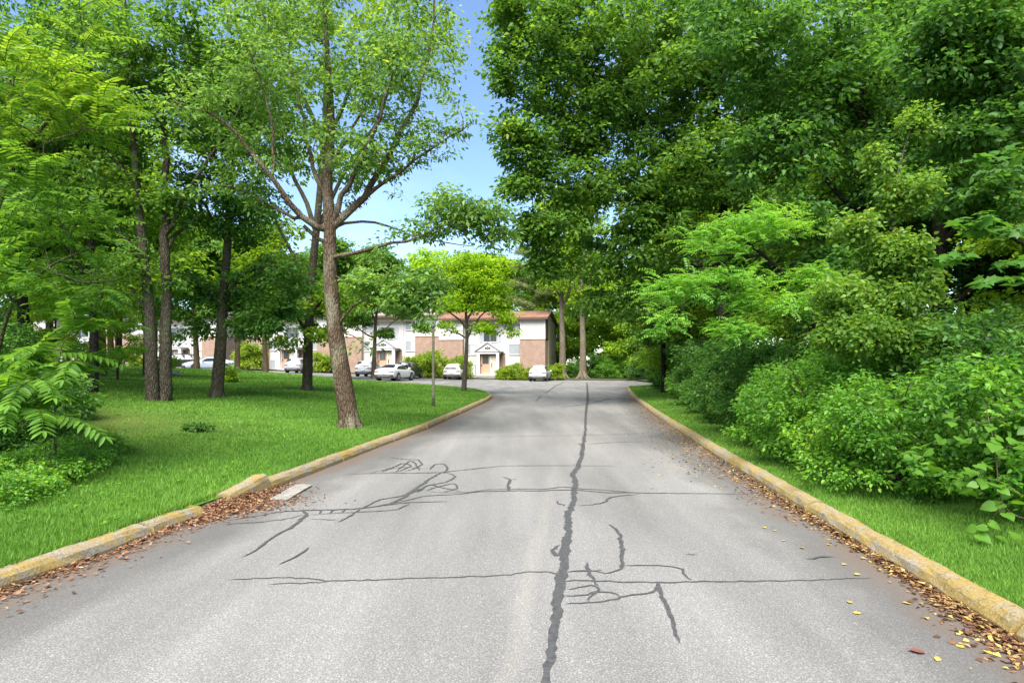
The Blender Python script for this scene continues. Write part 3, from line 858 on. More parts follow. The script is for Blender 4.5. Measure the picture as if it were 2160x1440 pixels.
b = on_ground(648, 823); D = b[1]
limbs = [(np.vstack([b - [0, 0, .1], pl((648, 800, D), (651, 700, D), (656, 600, D), (668, 480, D), (684, 300, D), (690, 100, D), (690, -220, D))]), .215, .05)]
for q in [[(656, 600, D), (620, 540, D), (580, 480, D - .5), (560, 380, D - 1)], [(668, 480, D), (720, 380, D + 1), (800, 250, D + 2), (850, 100, D + 2)], [(668, 480, D), (600, 330, D + 1), (500, 200, D + 1.5), (430, 60, D + 2)], [(684, 300, D), (760, 150, D - 1), (850, -20, D - 1.5)], [(684, 300, D), (600, 120, D - 1), (520, -40, D - 2)], [(653, 660, D), (690, 620, D - .5), (720, 610, D - .8)], [(652, 690, D), (610, 650, D - .5), (590, 640, D - .8)]]:
    limbs.append((pl(*q), .11, .02))
lobes = [lob(690, 20, D, 5, 4.5, 4), lob(520, 120, D, 3), lob(860, 100, D + 1, 2.8), lob(600, 330, D, 2, 2, 1.3), lob(760, 330, D + 1, 2, 2, 1.2), lob(590, 640, D - .6, 1.1, 1, .6), lob(715, 620, D - .6, 1.0, 1, .6), lob(560, 480, D, 1.6, 1.6, .8), lob(700, 720, D - .3, .6, .6, .35)]
tr2 = make_tree('shade_tree', 'straight grey-trunked tree on the lawn just behind the leaning brown tree', limbs, lobes, 720, LM['bright'], BARK['grey'], 12, per=30, bare=.15, rad=.6, size=.17, step=.6, gap=.3, extra=([lob(585, 645, D - .6, 1.3, 1, .7), lob(715, 630, D - .6, 1.0, 1, .7), lob(690, 705, D - .5, .8, .7, .4), lob(600, 720, D - .4, .7, .7, .35), lob(560, 560, D, 1.3, 1.2, .8)], 220))
root_flare(tr2, .21, BARK['grey'], 4)

b = on_ground(457, 838); D = b[1]
limbs = [(np.vstack([b - [0, 0, .1], pl((457, 826, D), (465, 740, D), (470, 640, D), (480, 520, D), (486, 420, D), (492, 250, D), (495, 120, D))]), .215, .04)]
for q in [[(472, 640, D), (500, 580, D), (550, 560, D - .5), (610, 560, D - .8)], [(470, 660, D), (430, 600, D), (390, 570, D + .5)], [(480, 520, D), (530, 440, D + .5), (580, 400, D + 1)], [(480, 520, D), (430, 430, D - .5), (400, 380, D - 1)], [(468, 690, D), (520, 660, D - .4), (570, 670, D - .8)], [(486, 420, D), (440, 300, D), (420, 200, D)]]:
    limbs.append((pl(*q), .07, .014))
lobes = [lob(480, 430, D, 2.0, 2, 1.4), lob(580, 590, D - .5, 1.3, 1.2, .9), lob(400, 610, D, 1.1, 1.1, .9), lob(490, 230, D, 2.4, 2.2, 1.8), lob(560, 670, D - .6, .9, .8, .6), lob(420, 690, D, .7, .7, .4), lob(500, 640, D + .4, 1.0), lob(600, 650, D - .4, .9, .9, .6), lob(520, 700, D, .7, .7, .35), lob(400, 695, D + .3, .9, .8, .4), lob(350, 640, D + .5, .8, .8, .5)]
tr3 = make_tree('shade_tree', 'dark single-stemmed tree on the lawn with low dense leaves left of the grey-trunked tree', limbs, lobes, 950, LM['deep'], BARK['grey'], 13, per=40, rad=.42, size=.12, step=.42, gap=.3)
root_flare(tr3, .21, BARK['grey'], 5)

b = on_ground(335, 846); D = b[1]
limbs = [(np.vstack([at(322, 850, D) - [0, 0, .15], pl((321, 838, D), (318, 740, D), (315, 640, D), (302, 540, D), (290, 400, D), (270, 200, D), (262, -20, D))]), .19, .04),
         (np.vstack([at(347, 846, D + .25) - [0, 0, .15], pl((347, 836, D + .25), (351, 740, D + .25), (353, 620, D + .25), (346, 500, D + .2), (350, 400, D + .3), (345, 220, D + .4), (350, 20, D + .4))]), .19, .04)]
limbs[1] = (limbs[1][0], .19, .04)
for q in [[(347, 500, D + .2), (390, 410, D), (440, 340, D - .2), (475, 290, D - .3), (530, 180, D - .5)], [(305, 560, D), (250, 480, D - .5), (200, 430, D - 1)], [(290, 400, D), (220, 300, D), (160, 220, D + .5)], [(346, 520, D + .2), (400, 470, D + .6), (440, 440, D + 1)], [(316, 650, D), (270, 600, D - .3), (230, 590, D - .6)]]:
    limbs.append((pl(*q), .08, .014))
lobes = [lob(300, 160, D, 2.6, 2.4, 2.0), lob(430, 300, D, 1.4, 1.4, 1.0), lob(200, 330, D, 1.6, 1.6, 1.1), lob(340, 430, D, 1.4, 1.4, .8), lob(240, 560, D - .4, 1.0, 1, .6), lob(420, 90, D, 1.8), lob(350, 600, D + .4, .7, .7, .4), lob(180, 120, D, 1.6)]
tr4 = make_tree('twin_trunk_tree', 'twin-trunked tree with two dark stems rising from one foot on the lawn', limbs, lobes, 800, LM['maple'], BARK['grey'], 14, per=36, rad=.42, size=.125, step=.42, gap=.25)

b = on_ground(197, 828); D = b[1]
limbs = [(np.vstack([b - [0, 0, .1], pl((197, 815, D), (199, 720, D), (196, 620, D), (188, 450, D), (180, 250, D), (170, 50, D))]), .15, .04)]
for q in [[(196, 600, D), (140, 520, D), (90, 480, D)], [(190, 480, D), (240, 400, D), (270, 340, D)], [(185, 400, D), (120, 300, D), (60, 200, D)]]:
    limbs.append((pl(*q), .06, .014))
lobes = [lob(170, 250, D, 2.4, 2.2, 1.8), lob(80, 420, D, 1.7), lob(250, 430, D, 1.2, 1.2, .8), lob(120, 580, D, 1.2, 1.2, .7), lob(150, 40, D, 2.2), lob(30, 250, D, 2), lob(230, 640, D, .7, .7, .4)]
tr5 = make_tree('shade_tree', 'slim dark-trunked tree at the left edge of the lawn behind the drooping fronds', limbs, lobes, 800, LM['deep'], BARK['dark'], 15, per=38, rad=.45, size=.13, step=.45, gap=.3)

b = on_ground(788, 799); D = b[1]
limbs = [(np.vstack([b - [0, 0, .1], pl((788, 790, D), (790, 740, D), (791, 700, D), (796, 640, D), (800, 580, D))]), .26, .05)]
for q in [[(791, 715, D), (750, 690, D), (700, 660, D)], [(791, 710, D), (830, 680, D), (870, 650, D)], [(793, 680, D), (770, 630, D), (740, 590, D)], [(795, 650, D), (840, 600, D), (860, 570, D)]]:
    limbs.append((pl(*q), .09, .02))
lobes = [lob(800, 620, D, 2.6, 2.5, 1.6), lob(750, 670, D, 1.6, 1.5, 1.0), lob(860, 650, D, 1.7, 1.5, 1.0), lob(800, 550, D, 1.9), lob(900, 590, D, 1.6, 1.5, 1.2), lob(900, 690, D, .8, .8, .5), lob(810, 705, D, .9, .9, .4)]
tr6 = make_tree('parkside_tree', 'low green tree at the far lawn edge in front of the parked white sedan', limbs, lobes, 950, LM['maple'], BARK['brown'], 16, per=36, rad=.6, size=.23, step=.6, gap=.35)

b = on_ground(978, 826); D = b[1]
limbs = [(np.vstack([b - [0, 0, .1], pl((978, 818, D), (983, 760, D), (986, 700, D), (982, 650, D), (976, 600, D), (972, 560, D))]), .165, .03)]
for q in [[(986, 705, D), (1010, 670, D), (1040, 640, D), (1060, 620, D)], [(985, 690, D), (960, 660, D), (920, 640, D), (880, 620, D)], [(982, 650, D), (1000, 600, D), (1030, 570, D), (1050, 550, D)], [(978, 620, D), (955, 590, D), (940, 560, D)], [(985, 720, D), (960, 700, D), (930, 690, D)], [(984, 680, D), (1005, 640, D), (1015, 590, D)]]:
    limbs.append((pl(*q), .075, .014))
lobes = [lob(1000, 580, D, 1.3, 1.2, 1.1), lob(1045, 610, D, 1.0, 1, 1.0), lob(1055, 570, D, .8, .8, .8), lob(960, 570, D, .9, .9, .8), lob(1065, 660, D, .8, .8, .6), lob(1025, 690, D, .8, .8, .45), lob(945, 690, D, .6, .6, .35), lob(1080, 700, D, .5, .5, .3), lob(990, 640, D, 1.0, .9, .8), lob(930, 640, D, .7, .7, .6), lob(1000, 548, D, .9, .9, .5)]
tr7 = make_tree('lime_tree', 'young lime-green tree with slim forking trunk on the lawn tip beside the road', limbs, lobes, 460, LM['lime'], BARK['twig'], 17, per=28, bare=.1, rad=.42, size=.17, step=.5, gap=.35, shell=3)
# the darker low bough foliage hanging between it and the brown tree belongs to a second crown further back
# ------------------------------------------------------------------ pinnate fronds (tree of heaven, locust)
def frond_template(L, pairs, ll, ratio, bend=.35, droop=.25, shape='oval', seed=0, rachis=True):
    rng = np.random.default_rng(seed)
    s = np.linspace(.12, 1, pairs)
    def curve(u): return np.stack([u * 0, u * L, bend * L * (u - 1.45 * u ** 2) * .6], -1)
    C = curve(s)
    base = np.repeat(C, 2, 0); sg = np.tile([1., -1.], pairs)
    ax = np.stack([sg, np.full(2 * pairs, .42), np.full(2 * pairs, -droop)], -1) + rng.normal(0, .10, (2 * pairs, 3))
    nr = np.tile([[0, .1, 1.]], (2 * pairs, 1)) + rng.normal(0, .18, (2 * pairs, 3))
    prof = np.repeat(np.sin(np.clip(.25 + .75 * (1 - s), 0, 1) * math.pi * .62) * .35 + .72, 2) * rng.uniform(.88, 1.1, 2 * pairs)
    V, Fq = leaf_arrays(base, ax, nr, ll * prof, ll * prof * ratio, shape, .12, .22)
    Vt, Ft = leaf_arrays(C[-1:], np.array([[0, 1., -.4]]), np.array([[0, .3, 1.]]), np.array([ll * .8]), np.array([ll * .8 * ratio]), shape, .12, .2)
    Ft = Ft + len(V); V = np.concatenate([V, Vt]); Fq = np.concatenate([Fq, Ft])
    return V, Fq, curve

def frame(axis, upv):
    y = axis / np.linalg.norm(axis); x = np.cross(y, upv); x /= np.linalg.norm(x) + 1e-9; z = np.cross(x, y)
    return np.stack([x, y, z], 1)

def frond_mesh(name, L, pairs, ll, ratio, mat, seed, bend=.35):
    V, Fq, curve = frond_template(L, pairs, ll, ratio, seed=seed, bend=bend)
    u = np.linspace(0, 1, 6); C = curve(u)
    k = 3; th = np.arange(k) * 2 * math.pi / k
    r = np.linspace(.006, .002, 6)
    ring = C[:, None, :] + np.stack([np.cos(th), 0 * th, np.sin(th)], -1)[None] * r[:, None, None]
    i = np.arange(5)[:, None] * k; j = np.arange(k)[None, :]
    q = np.stack([i + j, i + (j + 1) % k, i + k + (j + 1) % k, i + k + j], -1).reshape(-1, 4) + len(V)
    return mesh(name, np.concatenate([V, ring.reshape(-1, 3)]), np.concatenate([Fq, q]), mat)

def frond_tree(name, label, limbs, lobes, ntips, nf, L, mats, seed, base=None, zsplit=None, cat='tree', per_len=.16, tip_r=.008, spread=(.1, .9), pairs=10):
    rng = np.random.default_rng(seed)
    base = np.array(limbs[0][0][0]) if base is None else np.array(base)
    limbs = [(np.asarray(P, float) - base, a, b_) for P, a, b_ in limbs]
    tips = lobes_points([(l[0] - base[0], l[1] - base[1], l[2] - base[2], *l[3:]) for l in lobes], ntips, rng, 2.5)
    chains, tp, td = grow(limbs, tips, rng, .22, tip_r, .1, up=.12)
    root = empty(name, tuple(base))
    obj('stem', tubes(chains, BARK['stem'], 'stem'), root)
    ms = [[frond_mesh('frond', L * f, pairs + k, L * per_len, .34, mt, seed + k, bend=.45 + .2 * k) for k, f in enumerate((1.0, .85, .7))] for mt in mats]
    for p, d in zip(tp, td):
        a0 = rng.uniform(0, 6.28)
        for k in range(nf):
            a = a0 + k * 2.4
            el = rng.uniform(*spread)
            ax = np.array([math.cos(a) * math.cos(el), math.sin(a) * math.cos(el), math.sin(el)]) + d * .4
            mset = ms[0] if zsplit is None or p[2] + base[2] < zsplit + rng.normal(0, .15) else ms[1]
            o = obj('frond', mset[int(rng.integers(3))], root)
            Fm = frame(ax, np.array([rng.normal(0, .2), rng.normal(0, .2), 1.]))
            s = rng.uniform(.8, 1.15)
            Mx = Matrix([[*(Fm[r_] * s), float(p[r_])] for r_ in range(3)] + [[0, 0, 0, 1]])
            o.matrix_local = Mx
    return tag(root, label, cat)

g0 = np.array([-7.3, 7.9, z_lawn(-7.3, 7.9)])
limbs = [(np.array([g0, [-7.0, 7.8, 1.5], [-6.6, 7.6, 2.8], at(30, 340, 7.5), at(110, 250, 7.4), at(150, 150, 7.3)]), .05, .015),
         (np.array([at(30, 340, 7.5), at(90, 300, 7.2), at(180, 270, 7.0)]), .02, .01), (np.array([at(0, 380, 7.5), at(20, 200, 7.6), at(60, 60, 7.6)]), .02, .01)]
lobes = [lob(90, 190, 7.4, .75, .8, .4), lob(185, 60, 7.3, .34, .4, .25), lob(50, 320, 7.3, .6, .7, .4), lob(180, 270, 7.1, .4, .4, .35), lob(20, 120, 7.6, .5), lob(110, 400, 7.3, .5, .5, .25)]
frond_tree('ailanthus_tree', 'tall feathery tree with bright yellow-green fronds at the upper left edge', limbs, lobes, 44, 6, .58, [LM['heaven'], LM['heaven_top']], 21, zsplit=4.0)
g0 = np.array([-7.9, 9.2, z_lawn(-7.9, 9.2)])
limbs = [(np.array([g0, [-7.6, 9.0, 1.4], at(20, 640, 8.8), at(100, 560, 8.5), at(200, 520, 8.2)]), .045, .012),
         (np.array([at(20, 640, 8.8), at(-20, 520, 8.8), at(40, 440, 8.8)]), .02, .01), (np.array([at(100, 565, 8.5), at(160, 600, 8.2), at(250, 590, 8.0)]), .018, .008)]
lobes = [lob(110, 490, 8.5, .9, .8, .35), lob(240, 560, 8.1, .42, .5, .35), lob(60, 610, 8.5, .8, .8, .35), lob(170, 640, 8.3, .6, .6, .25), lob(10, 520, 8.8, .7)]
frond_tree('ailanthus_tree', 'feathery tree with layered mid-green fronds at the left edge below the brighter fronds', limbs, lobes, 44, 6, .6, [LM['heaven']], 22)
d_ = 8.0; g0 = at(118, 930, d_); g0[2] = z_lawn(g0[0], d_)
limbs = [(np.array([g0, at(115, 830, d_), at(122, 770, d_ - .1), at(128, 735, d_ - .1)]), .022, .010)]
lobes = [lob(128, 750, d_, .30, .30, .22), lob(70, 800, d_ - .3, .3, .3, .2), lob(40, 850, d_ - .6, .25, .3, .15)]
lobes += [lob(170, 720, d_, .25, .3, .15), lob(30, 930, d_ - .7, .2, .2, .1)]
frond_tree('ailanthus_sapling', 'young feathery sapling with arching fern-like fronds at the left lawn edge', limbs, lobes, 12, 5, .80, [LM['heaven']], 23, cat='sapling', per_len=.19, spread=(-.15, .7), pairs=13)

# ------------------------------------------------------------------ the wood on the right
def gtree(name, label, h, cr, leaf, bark, seed, ntips=620, per=30, rad=.75, size=.24, low=.28, r0=None, lean=(0, 0), group=None, gap=.3, flat=.5, step=.7):
    """free-standing tree built about the origin"""
    rng = np.random.default_rng(seed)
    r0 = r0 or h * .018
    tr = np.array([[0, 0, -.2], [lean[0] * .1, lean[1] * .1, h * .15], [lean[0] * .3 + rng.normal(0, .1), lean[1] * .3 + rng.normal(0, .1), h * .38], [lean[0] * .7, lean[1] * .7, h * .62], [lean[0], lean[1], h * .86]])
    limbs = [(tr, r0, r0 * .2)]; lobes = [(lean[0], lean[1], h * .78, cr * .7, cr * .7, h * .2)]
    nl = 9
    for k in range(nl):
        a = 2.4 * k + rng.uniform(-.4, .4); zz = h * (low + (.72 - low) * k / nl)
        rr = cr * (1.0 - .45 * k / nl) * rng.uniform(.8, 1.1)
        st_ = np.array([np.interp(zz, tr[:, 2], tr[:, 0]), np.interp(zz, tr[:, 2], tr[:, 1]), zz])
        en = st_ + np.array([math.cos(a) * rr * .8, math.sin(a) * rr * .8, h * rng.uniform(.06, .16)])
        limbs.append((bez(st_, st_ + (en - st_) * .5 + [0, 0, h * .015], en, 5), r0 * .38, r0 * .08))
        lobes.append((en[0], en[1], en[2], rr * .5, rr * .5, h * .085))
    return make_tree(name, label, limbs, lobes, ntips, leaf, bark, seed, per=per, rad=rad, size=size, step=step, base=(0, 0, 0), group=group, gap=gap, flat=flat)

# key tree: the great maple whose crown hangs over the road
b = np.array([8.7, 25, z_verge(8.7, 25)])
limbs = [(np.array([b, [8.6, 25, 3], [8.5, 25, 6], [8.6, 25, 9], [8.2, 25, 13], [8, 25, 18]]), .30, .06)]
for q in [[(1530, 520, 25), (1400, 440, 24), (1280, 400, 23.5), (1180, 390, 23)], [(1530, 420, 25), (1420, 300, 24), (1300, 180, 23), (1180, 100, 22)], [(1525, 330, 25), (1600, 200, 25), (1700, 100, 25)],
          [(1530, 560, 25), (1430, 560, 24.5), (1340, 600, 24.5)], [(1520, 250, 25), (1450, 100, 24), (1350, -20, 23)], [(1240, 330, 23.2), (1160, 290, 22.6), (1080, 300, 22.2)], [(1230, 400, 23.2), (1160, 400, 22.6), (1100, 400, 22.3)], [(1530, 470, 25), (1620, 420, 24), (1720, 400, 23.5)]]:
    limbs.append((pl(*q), .10, .016))
lobes = [lob(1300, 140, 24, 4.0, 3.6, 3), lob(1165, 50, 22.5, 2.2, 2, 1.8), lob(1150, 190, 22.5, 1.2, 1.2, .8), lob(1240, 370, 23.5, 1.8, 2, 1.2), lob(1300, 540, 24.5, 1.7, 1.7, 1.2), lob(1330, 650, 25, 1.2, 1.2, .8),
         lob(1520, 120, 24, 3.8, 3.5, 3.0), lob(1440, 340, 24, 2.6), lob(1620, 360, 24, 2.4), lob(1090, 330, 22.3, .8, .8, .5), lob(1120, 450, 22.6, .7, .7, .5), lob(1400, 500, 24, 1.8), lob(1210, 480, 23.5, 1.0, 1.2, .8), lob(1080, 30, 22, 1.0), lob(1205, 290, 23, 1.2, 1.5, 1.0), lob(1265, 240, 23.5, 1.8), lob(1190, 560, 24, .9), lob(1255, 640, 25, 1.0), lob(1175, 420, 23, .8), lob(1100, 110, 22, 1.1), lob(1350, 420, 23.5, 1.8), lob(1130, 300, 22.4, 1.0, 1.0, .6), lob(1075, 250, 22.2, .6, .6, .35), lob(1110, 390, 22.4, .7, .7, .4), lob(1060, 330, 22.0, .5, .5, .25), lob(1140, 500, 22.8, .8, .8, .5), lob(1045, 120, 21.8, .7, .7, .5)]
make_tree('maple_tree', 'great dark green maple on the right whose crown reaches out over the road', limbs, lobes, 2400, LM['maple'], BARK['dark'], 31, per=42, rad=.55, size=.17, step=.55, gap=.45, extra=([lob(1090, 280, 22.2, .9, .8, .5), lob(1125, 350, 22.4, .9, .8, .5), lob(1080, 400, 22.2, .6, .6, .35), lob(1145, 480, 22.8, .8, .8, .5), lob(1060, 170, 22, .7, .7, .5), lob(1150, 560, 23.5, .7, .7, .5)], 170))

b = np.array([9.6, 15.5, z_verge(9.6, 15.5)])
limbs = [(np.array([b, [9.2, 15.4, 2], [8.7, 15.2, 4.5], [8.6, 15, 7.5], [8.4, 15, 11]]), .2, .04)]
for q in [[(1800, 440, 15), (1700, 330, 14.5), (1620, 260, 14)], [(1810, 380, 15), (1900, 250, 15), (2000, 180, 15)], [(1810, 250, 15), (1700, 100, 14.5), (1600, 20, 14)], [(1820, 500, 15), (1720, 480, 14.5), (1640, 470, 14)]]:
    limbs.append((pl(*q), .07, .014))
lobes = [lob(1750, 180, 14.6, 2.3, 2, 1.6), lob(1650, 330, 14.2, 1.4, 1.4, .9), lob(1950, 150, 15, 2.2), lob(1620, 60, 14, 1.8), lob(1900, 350, 14.5, 1.5), lob(1680, 470, 14, 1.2, 1.2, .6), lob(1780, 560, 14.2, 1.0, 1, .5), lob(2080, 280, 14.5, 1.6)]
make_tree('maple_tree', 'mid-right maple with deep green layered leaves above the vine-clad stem', limbs, lobes, 1150, LM['deep'], BARK['dark'], 32, per=42, rad=.42, size=.125, step=.42, gap=.5)

b = np.array([9.0, 9.4, z_verge(9.0, 9.4)])
limbs = [(np.array([b, [8.9, 9.4, 2], [8.6, 9.3, 4], [8.4, 9.2, 6], [8.2, 9.1, 8]]), .13, .04)]
for q in [[(2240, 420, 9.3), (2120, 330, 9), (2040, 290, 8.8)], [(2240, 300, 9.3), (2100, 160, 9), (2000, 90, 8.8)], [(2250, 560, 9.3), (2150, 500, 9), (2060, 480, 8.8)]]:
    limbs.append((pl(*q), .045, .010))
lobes = [lob(2060, 280, 9, .8, .8, .45), lob(2020, 110, 9, .9, .9, .6), lob(2130, 180, 9, .9), lob(2110, 420, 9, .8, .8, .4), lob(2060, 30, 9, .9)]
maple_n = make_tree('maple_tree', 'near maple at the right edge with broad drooping leaves', limbs, lobes, 560, LM['deep'], BARK['dark'], 33, per=46, rad=.32, size=.082, step=.3, ratio=.66, shape='oval', flat=.4, gap=.6)

# black locust: pinnate sprays that hang forward over the verge
def spray_crown(name, tp, td, rng, nf, L, pairs, ll, mat):
    V0, F0, _ = frond_template(L, pairs, ll, .48, bend=.5, droop=.15, shape='diamond', seed=3)
    VV = []; FF = []; off = 0
    for p, d in zip(tp, td):
        for k in range(nf):
            a = rng.uniform(0, 6.28); el = rng.uniform(-.3, .5)
            ax = np.array([math.cos(a) * math.cos(el), math.sin(a) * math.cos(el), math.sin(el)]) + d * .5 + np.array([-.25, -.25, 0])
            M3 = frame(ax, np.array([rng.normal(0, .3), rng.normal(0, .3), 1.])) * rng.uniform(.75, 1.2)
            VV.append(V0 @ M3.T + p + rng.normal(0, .08, 3)); FF.append(F0 + off); off += len(V0)
    return mesh(name, np.concatenate(VV), np.concatenate(FF), mat)
rng = np.random.default_rng(41)
b = np.array([7.0, 12.9, z_verge(7.0, 12.9)])
limbs = [(np.array([b, at(1740, 740, 12.8), at(1700, 640, 12.6), at(1640, 560, 12.4), at(1560, 500, 12.2)]) - b, .09, .03)]
for q in [[(1650, 575, 12.4), (1560, 590, 12), (1470, 620, 11.8), (1400, 670, 11.6)], [(1700, 640, 12.6), (1640, 640, 12), (1560, 680, 11.6)], [(1620, 545, 12.3), (1500, 530, 12.2), (1430, 570, 12)], [(1710, 650, 12.6), (1730, 600, 12), (1770, 600, 11.6)]]:
    limbs.append((pl(*q) - b, .03, .008))
lobes = [lob(1530, 510, 12.2, .85, .8, .28), lob(1620, 480, 12.3, .8, .7, .3), lob(1450, 610, 11.9, .75, .7, .26), lob(1400, 675, 11.6, .42, .5, .22), lob(1640, 640, 11.9, 1.0, .8, .22), lob(1560, 690, 11.6, .55, .5, .2), lob(1720, 590, 11.8, .6, .6, .22), lob(1560, 590, 12, .9, .7, .2), lob(1400, 620, 12, .4, .4, .2)]
tips = lobes_points([(l[0] - b[0], l[1] - b[1], l[2] - b[2], *l[3:]) for l in lobes], 230, rng, 2.2)
chains, tp, td = grow(limbs, tips, rng, .3, .005, .1)
root = empty('locust_tree', tuple(b))
obj('trunk', tubes(chains, BARK['dark'], 'trunk'), root)
obj('crown', spray_crown('crown', tp, td, rng, 9, .28, 7, .062, LM['locust']), root)
tag(root, 'bright green locust tree with feathery sprays drooping over the right verge', 'tree')

# vine-covered stem
b = np.array([6.35, 9.0, z_verge(6.35, 9.0)])
limbs = [(np.array([b, at(1905, 760, 8.9), at(1890, 600, 8.8), at(1880, 450, 8.7), at(1900, 330, 8.7), at(1920, 275, 8.7)]), .05, .012)]
lobes = [lob(1935, 260, 8.8, .22, .3, .26), lob(1850, 345, 8.6, .24, .3, .2), lob(1910, 410, 8.6, .38, .4, .26), lob(1805, 480, 8.5, .3, .35, .2), lob(1885, 540, 8.5, .45, .45, .3), lob(1765, 620, 8.3, .38, .4, .22), lob(1870, 640, 8.4, .5, .5, .3), lob(1945, 600, 8.5, .3, .3, .22), lob(1800, 705, 8.2, .6, .5, .3), lob(1930, 720, 8.2, .5, .5, .3)]
make_tree('vine_column', 'tall stem wrapped in pale yellow-green climbing vine on the right', limbs, lobes, 620, LM['vine'], BARK['twig'], 34, per=38, rad=.2, size=.058, step=.22, shape='oval', ratio=.7, flat=.8, cat='vine', gap=.6)

b = on_ground(1400, 828)
limbs = [(np.array([b - [0, 0, .1], b + [0, 0, 1.5], b + [-.05, 0, 3], b + [.1, .1, 5], b + [0, 0, 8]]), .17, .05)]
lobes = [(b[0], b[1], 6, 2.4, 2.4, 1.8), (b[0] - 1, b[1] - 1, 4.4, 1.6, 1.6, .9), (b[0] + 1, b[1] - .5, 3.4, 1.5, 1.2, .8), (b[0] + .5, b[1], 8, 2, 2, 1.6), (b[0] - .8, b[1] - .6, 3.0, .9, .9, .4)]
make_tree('verge_tree', 'slim tree with black trunk standing on the right grass verge', limbs, lobes, 560, LM['maple'], BARK['dark'], 35, per=36, rad=.5, size=.17, step=.5, gap=.5)

# generic trees of the wood, three kinds, then copies
GW = 'crowded trees of the wood on the right'
pA = gtree('wood_tree', 'tall leafy tree in the crowded wood on the right', 17, 5.0, LM['maple'], BARK['dark'], 51, ntips=900, per=32, rad=.8, size=.24, low=.16, group=GW)
pB = gtree('wood_tree', 'tall leafy tree in the crowded wood on the right', 15, 4.6, LM['deep'], BARK['dark'], 52, ntips=900, per=32, rad=.75, size=.22, low=.12, group=GW)
pC = gtree('wood_tree', 'tall leafy tree in the crowded wood on the right', 12, 3.8, LM['bright'], BARK['twig'], 53, ntips=700, per=32, rad=.65, size=.19, low=.10, group=GW)
def place(o, x, y, rz, s=1.0, z=None):
    o.location = (x, y, ground_z(x, y) if z is None else z); o.rotation_euler = (0, 0, rz); o.scale = (s, s, s); return o
place(pA, 13.5, 19.5, .3); place(pB, 12.6, 27.5, 1.1); place(pC, 9.9, 33.5, 2.0, .95)
rr_ = random.Random(9)
for (x, y, p_, s) in [(11.2, 38, pA, .95), (13.2, 44, pB, 1.05), (16.8, 14.5, pB, 1.0), (18.0, 24, pA, 1.05), (16.5, 33, pB, 1.1), (15.0, 11.0, pA, .8), (19.5, 19, pB, 1.0), (21.5, 29, pA, 1.1), (20.5, 39, pA, 1.1), (16.5, 51, pB, 1.1),
                      (16.2, 58, pC, 1.1), (18.5, 65, pA, 1.1), (13.4, 9.4, pB, .62), (24, 24, pB, 1.15), (26, 34, pB, 1.2), (24, 48, pA, 1.2), (23, 15, pA, 1.0), (28, 19, pB, 1.2), (22, 57, pB, 1.2), (12.2, 12.6, pC, .62), (11.6, 22.0, pC, .75)]:
    copy_tree(p_, (x, y, ground_z(x, y)), rr_.uniform(0, 6.28), s, group=GW)

# trees beyond the car park, right of the building
def tall_forked(px, base_py, d, label, seed):
    b = at(px, base_py, d)
    b[2] = 0.15
    limbs = [(np.array([b, b + [.05, 0, 4], b + [-.1, 0, 8.0], b + [0, 0, 11], b + [-.6, 0, 15], b + [-1, 0, 19]]), .46, .09),
             (np.array([b + [-.1, 0, 7.6], b + [.7, 0, 9.6], b + [1.1, 0, 12], b + [1.6, 0, 16]]), .24, .06), (np.array([b + [-.1, 0, 9], b + [-1.4, 0, 11.5], b + [-2.2, .5, 14]]), .16, .05)]
    lobes = [(b[0], b[1], 16, 4, 3.5, 3), (b[0] + 2, b[1], 13.5, 2.5, 2.5, 1.6), (b[0] - 2, b[1], 13, 2.4, 2.4, 1.5), (b[0] + 2.4, b[1] - 1, 10.2, 1.6, 1.6, 1.0), (b[0] - 1.8, b[1] - 1, 10.8, 1.3, 1.3, .8), (b[0], b[1], 20, 3.5, 3.2, 2.5), (b[0] + 1.2, b[1] - 1, 8.6, 1.1, 1.1, .6)]
    r_ = make_tree('forked_tree', label, limbs, lobes, 560, LM['bright'], BARK['pale'], seed, per=32, rad=.8, size=.28, step=.8, gap=.3)
    root_flare(r_, .46, BARK['pale'], seed)
tall_forked(1186, 798, 71.5, 'tall pale-trunked forked tree close beside the right end of the brick building', 61)
tall_forked(1229, 799, 70.5, 'tall pale-trunked tree standing free right of the tree beside the building', 62)
GB = 'green trees closing the view right of the building'
pD = gtree('woodland_tree', 'leafy woodland tree closing the view right of the building', 13, 4.6, LM['bright'], BARK['twig'], 63, ntips=620, per=30, rad=.9, size=.32, low=.08, group=GB)
place(pD, 9.5, 82, .5, 1.1, .1)
for (x, y, s) in [(13, 78, 1.0), (17, 76, 1.1), (6.5, 90, 1.3), (12, 92, 1.4), (18, 88, 1.3), (24, 80, 1.3), (15.5, 70, .85)]:
    copy_tree(pD, (x, y, .1), rr_.uniform(0, 6.28), s, group=GB)

# behind the building
GH = 'treetops behind the apartment building'
pE = gtree('rear_tree', 'leafy tree rising behind the roof of the apartment building', 17, 5.2, LM['maple'], BARK['grey'], 64, ntips=620, per=30, rad=1.0, size=.36, low=.2, group=GH)
pF = gtree('rear_tree', 'yellow-green tree rising behind the roof of the apartment building', 17, 5.0, LM['lime'], BARK['grey'], 65, ntips=560, per=30, rad=1.0, size=.36, low=.2, group='yellow-green ' + GH)
place(pE, -30, 92, .5, 1.1, 1); place(pF, -12.5, 93, .2, 1.15, .6)
for (x, y, p_, s) in [(-20, 93, pE, 1.05), (-39, 92, pE, 1.15), (-48, 88, pE, 1.2), (-58, 90, pE, 1.2), (-70, 84, pE, 1.2), (-26, 100, pE, 1.2), (-82, 80, pE, 1.2), (-1.5, 98, pE, 1.12), (1.8, 99, pE, 1.05), (-8.5, 99, pE, 1.15), (8, 100, pE, 1.15), (-4.5, 102, pE, 1.2)]:
    copy_tree(p_, (x, y, 1.0), rr_.uniform(0, 6.28), s, group=GH)
